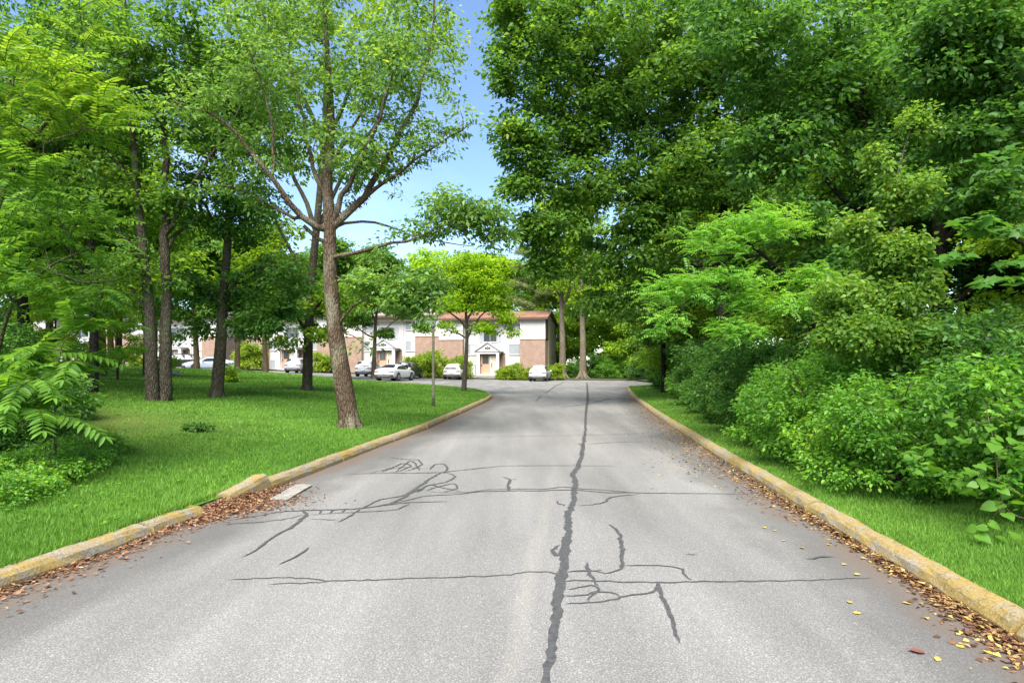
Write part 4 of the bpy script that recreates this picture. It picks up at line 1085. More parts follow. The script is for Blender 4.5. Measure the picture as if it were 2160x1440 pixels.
for (x, y, s) in [(-6.0, 95, 1.12), (-34, 97, 1.1)]:
    copy_tree(pF, (x, y, .6), rr_.uniform(0, 6.28), s, group='yellow-green ' + GH)
# the white pine
rng = np.random.default_rng(66)
b = np.array([3.4, 88., .2])
limbs = [(np.array([[0, 0, 0], [0, 0, 8], [.1, 0, 15], [0, 0, 19.5]]), .36, .05)]
tips = []
for k in range(26):
    zz = 5.5 + k * .55; a = k * 2.4; rr = (6.0 * (1 - (zz - 5) / 18) + 1.0) * rng.uniform(.8, 1.1)
    st_ = np.array([0, 0, zz]); en = np.array([math.cos(a) * rr, math.sin(a) * rr, zz + .5])
    limbs.append((bez(st_, (st_ + en) / 2 + [0, 0, -.1], en, 5), .06, .015))
    for q in range(34):
        u = rng.uniform(.3, 1.05); tips.append(st_ + (en - st_) * u + rng.normal(0, 1, 3) * [.55 * u, .55 * u, .14] + [0, 0, .15])
chains, tp, td = grow(limbs, np.array(tips), rng, .7, .008, .05)
root = empty('pine_tree', tuple(b))
obj('trunk', tubes(chains, BARK['twig'], 'trunk'), root)
obj('crown', leaf_clusters('crown', tp, td, rng, 60, .6, .34, LM['pine'], 'diamond', .55, .12, .5, -.15), root)
tag(root, 'pale grey-green pine with layered boughs behind the right end of the roof', 'pine tree')

# background of the left lawn
GLB = 'trees beyond the left lawn'
pG = gtree('lawn_side_tree', 'leafy tree standing beyond the left lawn', 14, 4.6, LM['bright'], BARK['grey'], 67, ntips=760, per=30, rad=.75, size=.24, low=.24, group=GLB)
pH = gtree('lawn_side_tree', 'leafy tree standing beyond the left lawn', 15, 4.4, LM['maple'], BARK['dark'], 68, ntips=700, per=30, rad=.75, size=.24, low=.26, group=GLB)
place(pG, -20, 30, .3, 1.0); place(pH, -30, 47, 1.0, 1.05)
for (x, y, p_, s) in [(-24.5, 25, pH, 1.0), (-27, 36, pG, 1.05), (-33, 30, pH, 1.05), (-36, 42, pG, 1.1), (-17, 21.5, pH, .85), (-43, 36, pG, 1.1), (-20, 16.5, pG, .9), (-14.5, 12.8, pH, .72), (-47, 50, pH, 1.1)]:
    copy_tree(p_, (x, y, ground_z(x, y)), rr_.uniform(0, 6.28), s, group=GLB)
for i, (x, y, s) in enumerate([(-22.6, 30.5, .42), (-20.0, 33.5, .40), (-25.5, 34, .46), (-17.6, 27.5, .30), (-27, 29, .45), (-30, 38, .5)]):
    copy_tree(pC, (x, y, ground_z(x, y)), rr_.uniform(0, 6.28), s, 'low bright young tree in the undergrowth beyond the left lawn', 'low young trees beyond the left lawn')
for (px, d, s, lb) in [(716, 51, .95, 'leafy small tree hidden behind the leaning brown trunk at the far lawn edge'), (560, 47.5, .95, 'leafy small tree at the far lawn edge left of the silver car'), (500, 46.5, .9, 'leafy small tree at the far lawn edge behind the dark single-stemmed tree'), (415, 47.5, 1.0, 'leafy small tree at the far lawn edge above the pale blue sedan'),
                     (325, 48, 1.0, 'leafy small tree at the far lawn edge behind the twin-trunked tree'), (235, 48, 1.05, 'leafy small tree at the far lawn edge left of the twin-trunked tree'), (140, 47, 1.05, 'leafy small tree at the far lawn edge behind the fern-like sapling')]:
    x = (px - CX) / F * d
    copy_tree(tr6, (x, d, ground_z(x, d)), rr_.uniform(0, 6.28), s, lb)
print('trees done')

# ------------------------------------------------------------------ shrubs
def bush(name, label, r, h, leaf, seed, ntips=340, per=30, rad=.16, size=.07, group=None, cat='shrub', shape='oval', ratio=.58):
    rng = np.random.default_rng(seed)
    limbs = []
    for k in range(9):
        a = 2.4 * k; rr = r * rng.uniform(.35, .8)
        en = np.array([math.cos(a) * rr, math.sin(a) * rr, h * rng.uniform(.55, .9)])
        st_ = np.array([math.cos(a) * .08, math.sin(a) * .08, -.05])
        limbs.append((bez(st_, np.array([en[0] * .4, en[1] * .4, h * .6]), en, 6), .016, .006))
    lobes = [(0, 0, h * .52, r * .85, r * .85, h * .46)]
    for k in range(7):
        a = 2.4 * k + 1; q = rng.uniform(.45, .8)
        lobes.append((math.cos(a) * r * q, math.sin(a) * r * q, h * rng.uniform(.25, .85), r * .42, r * .42, h * .26))
    for k in range(8):
        a = .785 * k + .3
        lobes.append((math.cos(a) * r * .78, math.sin(a) * r * .78, h * rng.uniform(.10, .28), r * .34, r * .34, h * .17))
    tips = lobes_points(lobes, int(ntips * 1.2), rng, 3.6); tips = tips[tips[:, 2] > .05]
    chains, tp, td = grow(limbs, tips, rng, .22, .0035, .1)
    root = empty(name)
    obj('stems', tubes(chains, BARK['twig'], 'stems'), root)
    obj('foliage', leaf_clusters('foliage', tp, td, rng, per, rad, size, leaf, shape, .7, ratio, .9, .15), root)
    return tag(root, label, cat, group)

s1 = bush('shrub', '', 1.15, 1.75, LM['shrub'], 71, ntips=430, per=36, size=.058)
s2 = bush('shrub', '', 1.05, 1.5, LM['shrub'], 72, ntips=400, per=36, size=.050)
s3 = bush('shrub', '', 1.2, 2.0, LM['deep'], 73, ntips=430, per=34, size=.066)
def put(p_, x, y, rz, s, label, group=None, first=False, z=None):
    zz = ground_z(x, y) if z is None else z
    if first:
        place(p_, x, y, rz, s, zz); tag(p_, label, None, group); return p_
    return copy_tree(p_, (x, y, zz - .02), rz, s, label, group)
put(s1, 5.2, 5.9, .3, .95, 'leafy bright green shrub at the right picture edge beside the near verge', first=True)
put(s2, 4.5, 7.3, 1.2, .95, 'low rounded shrub spilling onto the verge nearest the yellow kerb', first=True)
put(s3, 5.9, 7.9, 2.2, 1.0, 'taller dark shrub behind the low shrub at the right edge', first=True)
put(s1, 4.75, 9.1, 2.6, 1.0, 'bushy bright shrub on the right verge, second from the near kerb end')
put(s2, 5.15, 11.1, .5, 1.08, 'bushy shrub on the right verge below the feathery locust sprays')
put(s1, 6.2, 10.2, 4.0, 1.1, 'shrub standing behind the verge shrubs at the foot of the vine-wrapped stem')
put(s3, 5.6, 13.3, 1.4, 1.0, 'dark shrub under the drooping locust sprays')
put(s3, 7.2, 12.6, 3.0, 1.1, 'dark shrub behind the locust trunk')
GS = 'dark undergrowth shrubs along the far right verge'; cnt = 0
for (x, y, p_, s) in [(6.0, 16, s3, 1.05), (7.6, 15.4, s3, 1.25), (6.5, 18.8, s3, 1.1), (8.2, 18.2, s1, 1.3), (7.1, 22, s3, 1.15), (8.6, 22, s3, 1.4), (8.5, 26.5, s3, 1.3), (9.2, 29.5, s3, 1.4), (9.4, 33, s1, 1.4), (10.2, 37, s3, 1.5), (11.0, 41, s1, 1.5), (12.0, 44.5, s3, 1.6), (8.4, 9.0, s3, 1.15), (7.7, 6.9, s3, 1.1), (8.8, 12.2, s3, 1.2), (9.6, 15, s3, 1.4)]:
    front = x < float(xr(y)) + 2.75
    nth = ['first', 'second', 'third', 'fourth', 'fifth', 'sixth', 'seventh', 'eighth', 'ninth', 'tenth', 'eleventh']
    if front:
        put(p_, x, y, rr_.uniform(0, 6.28), s, nth[cnt] + ' shrub along the far right verge, counted from the locust towards the car park', GS); cnt += 1
    else:
        put(p_, x, y, rr_.uniform(0, 6.28), s, 'dark leafy shrub in the second row behind the right verge shrubs', GS)
GF = 'undergrowth shrubs at the far edge of the car park'
for (x, y, p_, s) in [(14.2, 49, s1, 1.7), (14.6, 54, s3, 1.8), (15, 60, s1, 1.8), (14.5, 66, s3, 1.8), (11.8, 71, s1, 1.7), (9.3, 72.5, s3, 1.6), (7.6, 74, s1, 1.5)]:
    put(p_, x, y, rr_.uniform(0, 6.28), s, 'leafy shrub at the far right edge of the car park', GF)
# left edge
s4 = bush('ground_shrub', '', 1.0, .42, LM['shrub'], 74, ntips=380, per=24, size=.045, rad=.12)
s5 = bush('ground_shrub', '', .9, .8, LM['deep'], 75, ntips=320, per=26, size=.06, rad=.14)
put(s4, -5.95, 7.3, .4, .85, 'low green ground-hugging shrub nearest the left picture edge', first=True)
put(s5, -7.3, 9.2, 1.4, .8, 'low dark green shrub under the fern-like fronds on the left', first=True)
put(s4, -5.55, 6.5, 1.4, .72, 'low leafy ground plant at the very left edge nearest the camera')
put(s4, -6.0, 8.3, 3.4, .62, 'low leafy ground plant below the arching fern-like fronds')
put(s4, -6.5, 9.2, 2.4, .7, 'small bright shrub at the tip of the left undergrowth beside the lawn')
GL = 'dark undergrowth behind the left fronds'
for (x, y, p_, s) in [(-8.6, 9.2, s5, 1.2), (-8.6, 10.4, s5, 1.2), (-9.3, 10.4, s5, 1.6), (-9.9, 12.2, s5, 1.5), (-10.8, 13.0, s3, 1.0), (-12.4, 14.6, s3, 1.1), (-14.2, 16.4, s3, 1.2), (-17, 19, s3, 1.3), (-20, 22, s3, 1.4)]:
    put(p_, x, y, rr_.uniform(0, 6.28), s, 'dark leafy undergrowth shrub behind the fern-like fronds on the left', GL)
# weed tuft, boulder, sapling shoots on the lawn
b = on_ground(411, 909)
tf = bush('weed_tuft', 'small dark green weed tuft alone on the open lawn', .28, .14, LM['deep'], 76, ntips=60, per=22, size=.05, rad=.07, cat='weed')
place(tf, b[0], b[1], 0)
m_rock = plain('rock', (0.20, 0.185, 0.16), .9, var=.4, scale=9)
rngq = np.random.default_rng(8)
import bmesh
bm = bmesh.new(); bmesh.ops.create_icosphere(bm, subdivisions=3, radius=1)
for v_ in bm.verts:
    n_ = 1 + .16 * math.sin(v_.co.x * 3.1 + 1) * math.sin(v_.co.y * 2.7) + .1 * math.sin(v_.co.z * 6 + v_.co.x * 4)
    v_.co = Vector((v_.co.x * .36 * n_, v_.co.y * .3 * n_, v_.co.z * .2 * n_))
me = bpy.data.meshes.new('boulder'); bm.to_mesh(me); bm.free(); me.materials.append(m_rock)
b = on_ground(368, 792)
bo = obj('boulder', me); bo.location = (b[0], b[1], b[2] + .08)
tag(bo, 'grey boulder on the lawn just right of the twin-trunked tree', 'boulder')
b = on_ground(484, 806)
sp = bush('sapling_shoots', 'small clump of leafy shoots on the lawn right of the dark single-stemmed tree', .4, .95, LM['bright'], 77, ntips=70, per=16, size=.09, rad=.13, cat='sapling')
place(sp, b[0], b[1], 0)

# big heart-shaped leaves of the vine at the lower right edge: each leaf its own piece
def heart_leaf(L, seed):
    rng = np.random.default_rng(seed)
    pts = [(0, .0), (.16, -.10), (.36, -.05), (.48, .16), (.44, .42), (.26, .72), (0, 1.0)]
    v = [(0, 0, 0), (0, .35, -.02), (0, .7, -.05), (0, 1.0, -.16)]
    v += [(x, y, .10 * x + rng.normal(0, .015) - .12 * max(0, y - .4)) for x, y in pts[1:-1]]
    v += [(-x, y, .10 * x + rng.normal(0, .015) - .12 * max(0, y - .4)) for x, y in pts[1:-1]]
    f = []
    for o_ in (4, 9):
        q = [(0, o_, o_ + 1), (0, o_ + 1, o_ + 2, 1), (1, o_ + 2, o_ + 3), (1, o_ + 3, o_ + 4, 2), (2, o_ + 4, 3)]
        f += q if o_ == 4 else [tuple(reversed(a)) for a in q]
    return mesh('leaf', np.array(v) * L, f, LM['heart'], True)
HL = [heart_leaf(.105, k) for k in range(4)]
def big_leaf_vine(name, label, b, lobes, n, seed, scale=(.7, 1.25), cat='vine', meshes=None, limb=None):
    rng = np.random.default_rng(seed); b = np.array(b)
    tips = lobes_points([(l[0] - b[0], l[1] - b[1], l[2] - b[2], *l[3:]) for l in lobes], n, rng, 3)
    limbs = [(np.asarray(limb, float) - b, .012, .005)]
    chains, tp, td = grow(limbs, tips, rng, .12, .003, .12)
    root = empty(name, tuple(b))
    obj('stems', tubes(chains, BARK['stem'], 'stems'), root)
    for p, d in zip(tp, td):
        a = rng.uniform(0, 6.28)
        ax = np.array([math.cos(a), math.sin(a) - .3, -.25]) + d * .3
        Fm = frame(ax, np.array([rng.normal(-.1, .35), rng.normal(-.35, .35), 1.])) * rng.uniform(*scale)
        o = obj('leaf', (meshes or HL)[int(rng.integers(len(meshes or HL)))], root)
        o.matrix_local = Matrix([[*Fm[r_], float(p[r_])] for r_ in range(3)] + [[0, 0, 0, 1]])
    return tag(root, label, cat)
b = np.array([4.75, 5.35, z_verge(4.75, 5.35)])
big_leaf_vine('grape_vine', 'vine with large heart-shaped leaves sprawling over the shrubs at the lower right edge', b,
              [lob(2130, 930, 5.3, .22, .25, .2), lob(2060, 1010, 5.2, .2, .2, .2), lob(2140, 1050, 5.1, .16, .2, .2), lob(2020, 900, 5.6, .22, .25, .15), lob(2130, 860, 5.5, .25, .25, .1), lob(1960, 960, 5.6, .25, .2, .2), lob(2090, 1120, 5.0, .15, .15, .12)], 84, 81, limb=[b, at(2110, 1080, 5.2), at(2100, 950, 5.3), at(2080, 860, 5.5)])
b = np.array([4.22, 5.0, z_verge(4.22, 5.0)])
big_leaf_vine('ground_vine', 'small patch of broad leaves creeping on the verge grass at the right edge', b, [lob(2110, 1175, 4.95, .2, .2, .05), lob(2150, 1160, 4.95, .12, .15, .06)], 16, 82, limb=[b, at(2110, 1165, 5.0)], scale=(.6, .95))
def maple_leaf(L, seed):
    rng = np.random.default_rng(seed)
    out = [(0, 0), (.30, -.08), (.28, .10), (.62, .22), (.42, .38), (.48, .66), (.20, .56), (0, 1.0)]
    ring = out + [(-x, y) for x, y in reversed(out[1:-1])]
    v = [(0, .36, -.03)] + [(x, y, -.16 * (abs(x) ** 1.5) - .12 * max(0, y - .4) + rng.normal(0, .02)) for x, y in ring]
    n = len(ring)
    return mesh('leaf', np.array(v) * L, [(0, 1 + i, 1 + (i + 1) % n) for i in range(n)], LM['deep'], True)
ML = [maple_leaf(.17, k) for k in range(4)]
b = np.array([7.9, 7.9, z_verge(7.9, 7.9)])
big_leaf_vine('maple_sapling', 'maple sapling with broad pointed leaves in flat layers at the right edge', b,
              [lob(2120, 480, 7.4, .42, .4, .08), lob(2060, 460, 7.5, .3, .3, .07), lob(2120, 590, 7.3, .3, .35, .07), lob(2150, 550, 7.3, .25, .35, .07), lob(2010, 540, 7.5, .25, .3, .07), lob(1960, 700, 7.4, .25, .3, .06), lob(2100, 330, 7.6, .35, .35, .08)], 130, 83, cat='sapling', meshes=ML,
              limb=[b, at(2260, 640, 7.7), at(2210, 480, 7.5), at(2170, 320, 7.5)])

# ------------------------------------------------------------------ grass, weeds and litter
m, t, bs, out = new_mat('grass_blade')
g = N(t, 'ShaderNodeNewGeometry')
n1 = N(t, 'ShaderNodeTexNoise', Scale=0.5, Detail=4.0); t.links.new(objco(t), n1.inputs['Vector'])
f_ = math_(t, 'ADD', math_(t, 'MULTIPLY', g.outputs['Random Per Island'], .55), math_(t, 'MULTIPLY', math_(t, 'SUBTRACT', n1.outputs['Fac'], .29), 1.15))
r1 = ramp(t, [(0.0, (0.058, 0.150, 0.018)), (0.5, (0.118, 0.255, 0.030)), (0.85, (0.190, 0.345, 0.050)), (1.0, (0.32, 0.38, 0.10))]); t.links.new(f_, r1.inputs['Fac'])
t.links.new(r1.outputs['Color'], bs.inputs['Base Color']); bs.inputs['Roughness'].default_value = .55; bs.inputs['Specular IOR Level'].default_value = .25
tr = N(t, 'ShaderNodeBsdfTranslucent'); t.links.new(mixc(t, 1, r1.outputs['Color'], (1.3, 1.2, .6), 'MULTIPLY'), tr.inputs['Color'])
mxs = N(t, 'ShaderNodeMixShader'); mxs.inputs['Fac'].default_value = .35
t.links.new(bs.outputs[0], mxs.inputs[1]); t.links.new(tr.outputs[0], mxs.inputs[2]); t.links.new(mxs.outputs[0], out.inputs['Surface'])
M_GRASS = m
def blades(name, X, Y, Z, rng, hgt, wid, mat=None):
    n = len(X); a = rng.uniform(0, 6.28, n); ln = rng.uniform(.1, .9, n)
    b = np.stack([X, Y, Z - .005], -1)
    sd = np.stack([np.cos(a), np.sin(a), 0 * a], -1) * (wid * rng.uniform(.6, 1.3, n))[:, None] * .5
    a2 = rng.uniform(0, 6.28, n)
    h = hgt * rng.uniform(.55, 1.35, n)
    tip = b + np.stack([np.cos(a2) * ln * h * .8, np.sin(a2) * ln * h * .8, h * np.sqrt(1 - .5 * ln ** 2)], -1)
    V = np.stack([b - sd, b + sd, tip], 1).reshape(-1, 3)
    return mesh(name, V, np.arange(3 * n).reshape(-1, 3), mat or M_GRASS)
rngg = np.random.default_rng(91)
# density falls with the square of the distance; blades widen so cover stays even
U = rngg.random(330000)
Y = 3.6 / (1 - U * (1 - 3.6 / 40)); 
Y = np.where(rngg.random(len(U)) < .35, rngg.uniform(3.6, 47.5, len(U)), Y)
S = rngg.random(len(U)) ** 1.15 * (3.0 + Y * .95)
X = xl(Y) - .17 - S
k = (X > -.90 * Y - .8) & (X < xl(Y) - .17)
br = bare(X, Y); k &= rngg.random(len(U)) > br * .75
X, Y = X[k], Y[k]
W_ = np.clip(.0042 + .0011 * Y, .008, .06); H_ = np.clip(.052 + .0008 * Y, .05, .09) * (1 - .45 * bare(X, Y))
tag(obj('lawn_grass', blades('lawn_grass', X, Y, z_lawn(X, Y), rngg, H_, W_)), 'short bright green grass covering the left lawn', 'grass', kind='stuff')
n = 90000
Y = 3.0 / (1 - rngg.random(n) * (1 - 3.0 / 46)); S = .16 + rngg.random(n) ** 1.2 * 2.0
X = xr(Y) + S
tag(obj('verge_grass', blades('verge_grass', X, Y, z_verge(X, Y), rngg, np.clip(.040 + .001 * Y, .04, .08), np.clip(.0042 + .0011 * Y, .008, .05))), 'short green grass of the strip between right kerb and shrubs', 'grass', kind='stuff')
n = 26000
Y = rngg.uniform(3.4, 46, n) ; X = xl(Y) - .20 + rngg.normal(0, .03, n)
tag(obj('edge_grass', blades('edge_grass', X, Y, z_lawn(X - .15, Y) , rngg, np.full(n, .075), np.full(n, .012))), 'grass fringe leaning over the back of the left kerb', 'grass', kind='stuff')

nw_ = 900
Yc = rngg.uniform(4, 24, nw_); Xc = xl(Yc) - .3 - rngg.random(nw_) * (2 + .7 * Yc)
gk = (np.sin(Xc * 1.3 + 2) * np.sin(Yc * 1.1) > -.1); Xc, Yc = Xc[gk], Yc[gk]; pr = 9
Xw = np.repeat(Xc, pr) + rngg.normal(0, .03, len(Xc) * pr); Yw = np.repeat(Yc, pr) + rngg.normal(0, .03, len(Xc) * pr)
aw = rngg.uniform(0, 6.28, len(Xw)); Lw = rngg.uniform(.025, .06, len(Xw))
Vw, Fw = leaf_arrays(np.stack([Xw, Yw, z_lawn(Xw, Yw) + rngg.uniform(.01, .055, len(Xw))], -1), np.stack([np.cos(aw), np.sin(aw), rngg.uniform(0, .4, len(aw))], -1), np.stack([0 * aw, 0 * aw, 0 * aw + 1], -1) + rngg.normal(0, .2, (len(aw), 3)), Lw, Lw * .7, 'diamond', .1, .1)
tag(obj('clover', mesh('clover', Vw, Fw, LM['shrub'])), 'small round clover leaves scattered in the left lawn', 'clover', kind='stuff')

def litter_mat(name, stops):
    m, t, bs, out = new_mat(name)
    g = N(t, 'ShaderNodeNewGeometry'); r = ramp(t, stops); t.links.new(g.outputs['Random Per Island'], r.inputs['Fac'])
    t.links.new(r.outputs['Color'], bs.inputs['Base Color']); bs.inputs['Roughness'].default_value = .75; bs.inputs['Specular IOR Level'].default_value = .2
    return m
M_LIT = litter_mat('fallen_leaf_mix', [(0, (.045, .022, .013)), (.35, (.115, .052, .026)), (.62, (.19, .098, .045)), (.82, (.28, .18, .075)), (.95, (.36, .26, .08)), (1, (.45, .36, .09))])
M_LIT2 = litter_mat('fallen_leaf_brown', [(0, (.060, .026, .015)), (.4, (.165, .075, .038)), (.8, (.27, .145, .075)), (1, (.34, .22, .12))])
def litter(name, X, Y, Z, rng, size, mat):
    n = len(X); a = rng.uniform(0, 6.28, n)
    ax = np.stack([np.cos(a), np.sin(a), rng.normal(0, .22, n)], -1)
    nr = np.stack([rng.normal(0, .35, n), rng.normal(0, .35, n), np.ones(n)], -1)
    L = size * rng.uniform(.5, 1.35, n)
    V, Fq = leaf_arrays(np.stack([X, Y, Z], -1), ax, nr, L, L * rng.uniform(.3, .7, n), 'diamond', rng.uniform(0, .35, (n, 1)), rng.uniform(-.2, .2, (n, 1)))
    V[:, 2] = np.maximum(V[:, 2], .004)
    return mesh(name, V, Fq, mat)
n = 9000
Y = 2.6 / (1 - rngg.random(n) * (1 - 2.6 / 40))
clump = .22 + .65 * (np.sin(Y * 2.1) * .5 + .5) * (np.sin(Y * .73 + 1) * .5 + .5) + .9 * smooth(6, 11, Y)
S = rngg.exponential(.11, n) * clump * (1 + .09 * np.minimum(Y, 16)) + .015
X = xr(Y) - S
k = S < 1.6
tag(obj('leaf_litter', litter('leaf_litter', X[k], Y[k], z_lot(X[k], Y[k]) + .006 + .035 * np.exp(-S[k] / .1) * rngg.random(k.sum()), rngg, .042, M_LIT)), 'brown and yellow fallen leaves gathered along the right kerb', 'leaf litter', kind='stuff')
n = 1500
Y = rngg.uniform(3.0, 6.6, n); S = rngg.exponential(.09, n); X = xl(Y) + S + .01
tag(obj('leaf_litter', litter('leaf_litter', X, Y, .008 + .02 * rngg.random(n), rngg, .04, M_LIT2)), 'thin line of brown fallen leaves along the near left kerb', 'leaf litter', kind='stuff')
n = 4200
Y = np.clip(rngg.normal(7.05, .55, n), 5.6, 8.4); S = np.abs(rngg.normal(0, .22, n)) * np.exp(-((Y - 7.2) / 1.1) ** 2) * 1.7
X = xl(Y) + S - .10
hz = .10 * np.exp(-(S / .28) ** 2) * np.exp(-((Y - 7.25) / .6) ** 2)
tag(obj('leaf_litter', litter('leaf_litter', X, Y, .008 + hz * rngg.uniform(.3, 1, n), rngg, .04, M_LIT2)), 'heap of reddish brown fallen leaves below the knocked-out kerb stone', 'leaf litter', kind='stuff')

# single fallen leaves lying apart on the asphalt
M_YL = plain('yellow_dead_leaf', (.36, .27, .05), .7, var=.25, scale=20)
M_RL = plain('red_dead_leaf', (.16, .05, .035), .7, var=.25, scale=20)
def dead_leaf(L, mat, seed):
    rng = np.random.default_rng(seed)
    out = [(0, 0), (.2, .12), (.34, .4), (.26, .7), (0, 1)]
    ring = out + [(-x, y) for x, y in reversed(out[1:-1])]
    v = [(0, .45, 0)] + [(x, y, .10 * abs(x) + abs(rng.normal(0, .035))) for x, y in ring]; n = len(ring)
    return mesh('fallen_leaf', np.array(v) * L, [(0, 1 + i, 1 + (i + 1) % n) for i in range(n)], mat)
o = obj('fallen_leaf', dead_leaf(.085, M_RL, 1)); g = gp(1952, 1378); o.location = (g[0], g[1], .006); o.rotation_euler = (R(6), 0, R(75))
tag(o, 'single dark red fallen leaf on the asphalt in the lower right corner', 'leaf')
yl = [dead_leaf(.052, M_YL, k) for k in (2, 3, 4)]
for i, (x, y) in enumerate([(1785, 1190), (1800, 1212), (1788, 1268), (1922, 1275), (1980, 1388), (2034, 1368), (1372, 1030), (1608, 1112), (1632, 1118), (1690, 1155), (1745, 1150), (1500, 1008), (1520, 1030), (1560, 1052), (1800, 1294), (2074, 1372), (1655, 1142), (1448, 985), (1840, 1188), (1870, 1172)]):
    o = obj('fallen_leaf', yl[i % 3]); g = gp(x, y); o.location = (g[0], g[1], .006); o.rotation_euler = (rngg.uniform(-.15, .15), rngg.uniform(-.15, .15), rngg.uniform(0, 6.28))
    tag(o, 'small yellow fallen leaf lying apart on the grey asphalt towards the right kerb', 'leaf', 'scattered yellow leaves on the asphalt')
print('ground cover done')

# ------------------------------------------------------------------ apartment building
def siding(name, col, board=.2):
    m, t, bs, out = new_mat(name)
    wv = N(t, 'ShaderNodeTexWave', Scale=1.0 / board / 2 * 1.0, Distortion=0.0); wv.bands_direction = 'Z'; wv.wave_profile = 'SAW'
    wv.inputs['Scale'].default_value = 1 / board * .5 / 1.592 * 1.0
    t.links.new(objco(t), wv.inputs['Vector'])
    n = N(t, 'ShaderNodeTexNoise', Scale=2.0, Detail=5.0); t.links.new(objco(t), n.inputs['Vector'])
    r = ramp(t, [(0.3, tuple(c * .93 for c in col)), (0.7, col)]); t.links.new(n.outputs['Fac'], r.inputs['Fac'])
    t.links.new(r.outputs['Color'], bs.inputs['Base Color']); bs.inputs['Roughness'].default_value = .65
    bump(t, bs, wv.outputs['Fac'], .6, .02)
    return m
M_WHITE = siding('white_siding', (.54, .515, .475)); M_TAN = siding('tan_siding', (.46, .385, .255))
m, t, bs, out = new_mat('brick')
cc = t.nodes.new('ShaderNodeTexCoord'); mp_ = t.nodes.new('ShaderNodeMapping'); mp_.inputs['Rotation'].default_value = (R(90), 0, 0)
t.links.new(cc.outputs['Object'], mp_.inputs['Vector'])
bk = N(t, 'ShaderNodeTexBrick'); bk.inputs['Scale'].default_value = 1.0
bk.inputs['Brick Width'].default_value = .22; bk.inputs['Row Height'].default_value = .075; bk.inputs['Mortar Size'].default_value = .010
bk.inputs['Color1'].default_value = (.27, .150, .098, 1); bk.inputs['Color2'].default_value = (.205, .108, .070, 1); bk.inputs['Mortar'].default_value = (.34, .29, .24, 1)
t.links.new(mp_.outputs['Vector'], bk.inputs['Vector'])
n = N(t, 'ShaderNodeTexNoise', Scale=1.5, Detail=6.0); t.links.new(objco(t), n.inputs['Vector'])
r = ramp(t, [(.3, .85), (.7, 1.15)]); t.links.new(n.outputs['Fac'], r.inputs['Fac'])
t.links.new(mixc(t, 1, bk.outputs['Color'], r.outputs['Color'], 'MULTIPLY'), bs.inputs['Base Color']); bs.inputs['Roughness'].default_value = .85
M_BRICK = m
M_ROOF = plain('terracotta_shingle', (.20, .100, .062), .9, var=.4, scale=3)
M_ROOFG = plain('grey_shingle', (.20, .18, .16), .9, var=.3, scale=3)
M_TRIM = plain('white_trim', (.63, .62, .60), .5, var=.04)
M_FRAME = plain('window_frame_grey', (.30, .29, .28), .5, var=.1)
M_FASC = plain('brown_fascia', (.10, .055, .035), .7, var=.2)
M_DOOR = plain('salmon_door', (.46, .26, .17), .5, var=.08)
M_SIDE = plain('beige_sidelight', (.50, .44, .35), .5, var=.08)
M_DARK = plain('dark_ornament', (.025, .025, .03), .5, var=.2)
M_SHUT = plain('grey_shutter', (.33, .34, .36), .6, var=.1)
m, t, bs, out = new_mat('window_glass'); bs.inputs['Base Color'].default_value = (.05, .06, .065, 1); bs.inputs['Roughness'].default_value = .06; bs.inputs['Specular IOR Level'].default_value = .7; M_GLASS = m
M_BLIND = plain('pale_blind', (.27, .29, .31), .35, var=.1, scale=2)

M_CURT = plain('curtain', (.50, .50, .49), .5, var=.1, scale=3)
BR = empty('apartment_building', (BO[0], BO[1], 0.1), BA)
tag(BR, 'long apartment building with white siding, brick panels and gabled entry porches', 'building')
def window(parent, x0, x1, z0, z1, y, blind=True, axis='y'):
    """front windows: frame, two sashes (one glass, one with blind), sill"""
    fr = MB(); w_ = .06
    if axis == 'y':
        fr.box(x0, x1, y - .05, y + .02, z0, z0 + w_); fr.box(x0, x1, y - .05, y + .02, z1 - w_, z1)
        fr.box(x0, x0 + w_, y - .05, y + .02, z0 + w_, z1 - w_); fr.box(x1 - w_, x1, y - .05, y + .02, z0 + w_, z1 - w_)
        xm = (x0 + x1) / 2; fr.box(xm - .03, xm + .03, y - .05, y + .02, z0 + w_, z1 - w_)
    o = fr.build('window', M_FRAME, parent)
    MB().box(x0 + w_, xm - .03, y - .03, y - .015, z0 + w_, z1 - w_).build('pane', M_BLIND if blind else M_GLASS, o)
    MB().box(xm + .03, x1 - w_, y - .025, y - .01, z0 + w_, z1 - w_).build('pane', M_BLIND if blind == 2 else M_GLASS if not blind else M_CURT, o)
    MB().box(x0 - .05, x1 + .05, y - .09, y - .051, z0 - .07, z0 - .003).build('sill', M_TRIM, o)
    return o
EV = 6.85
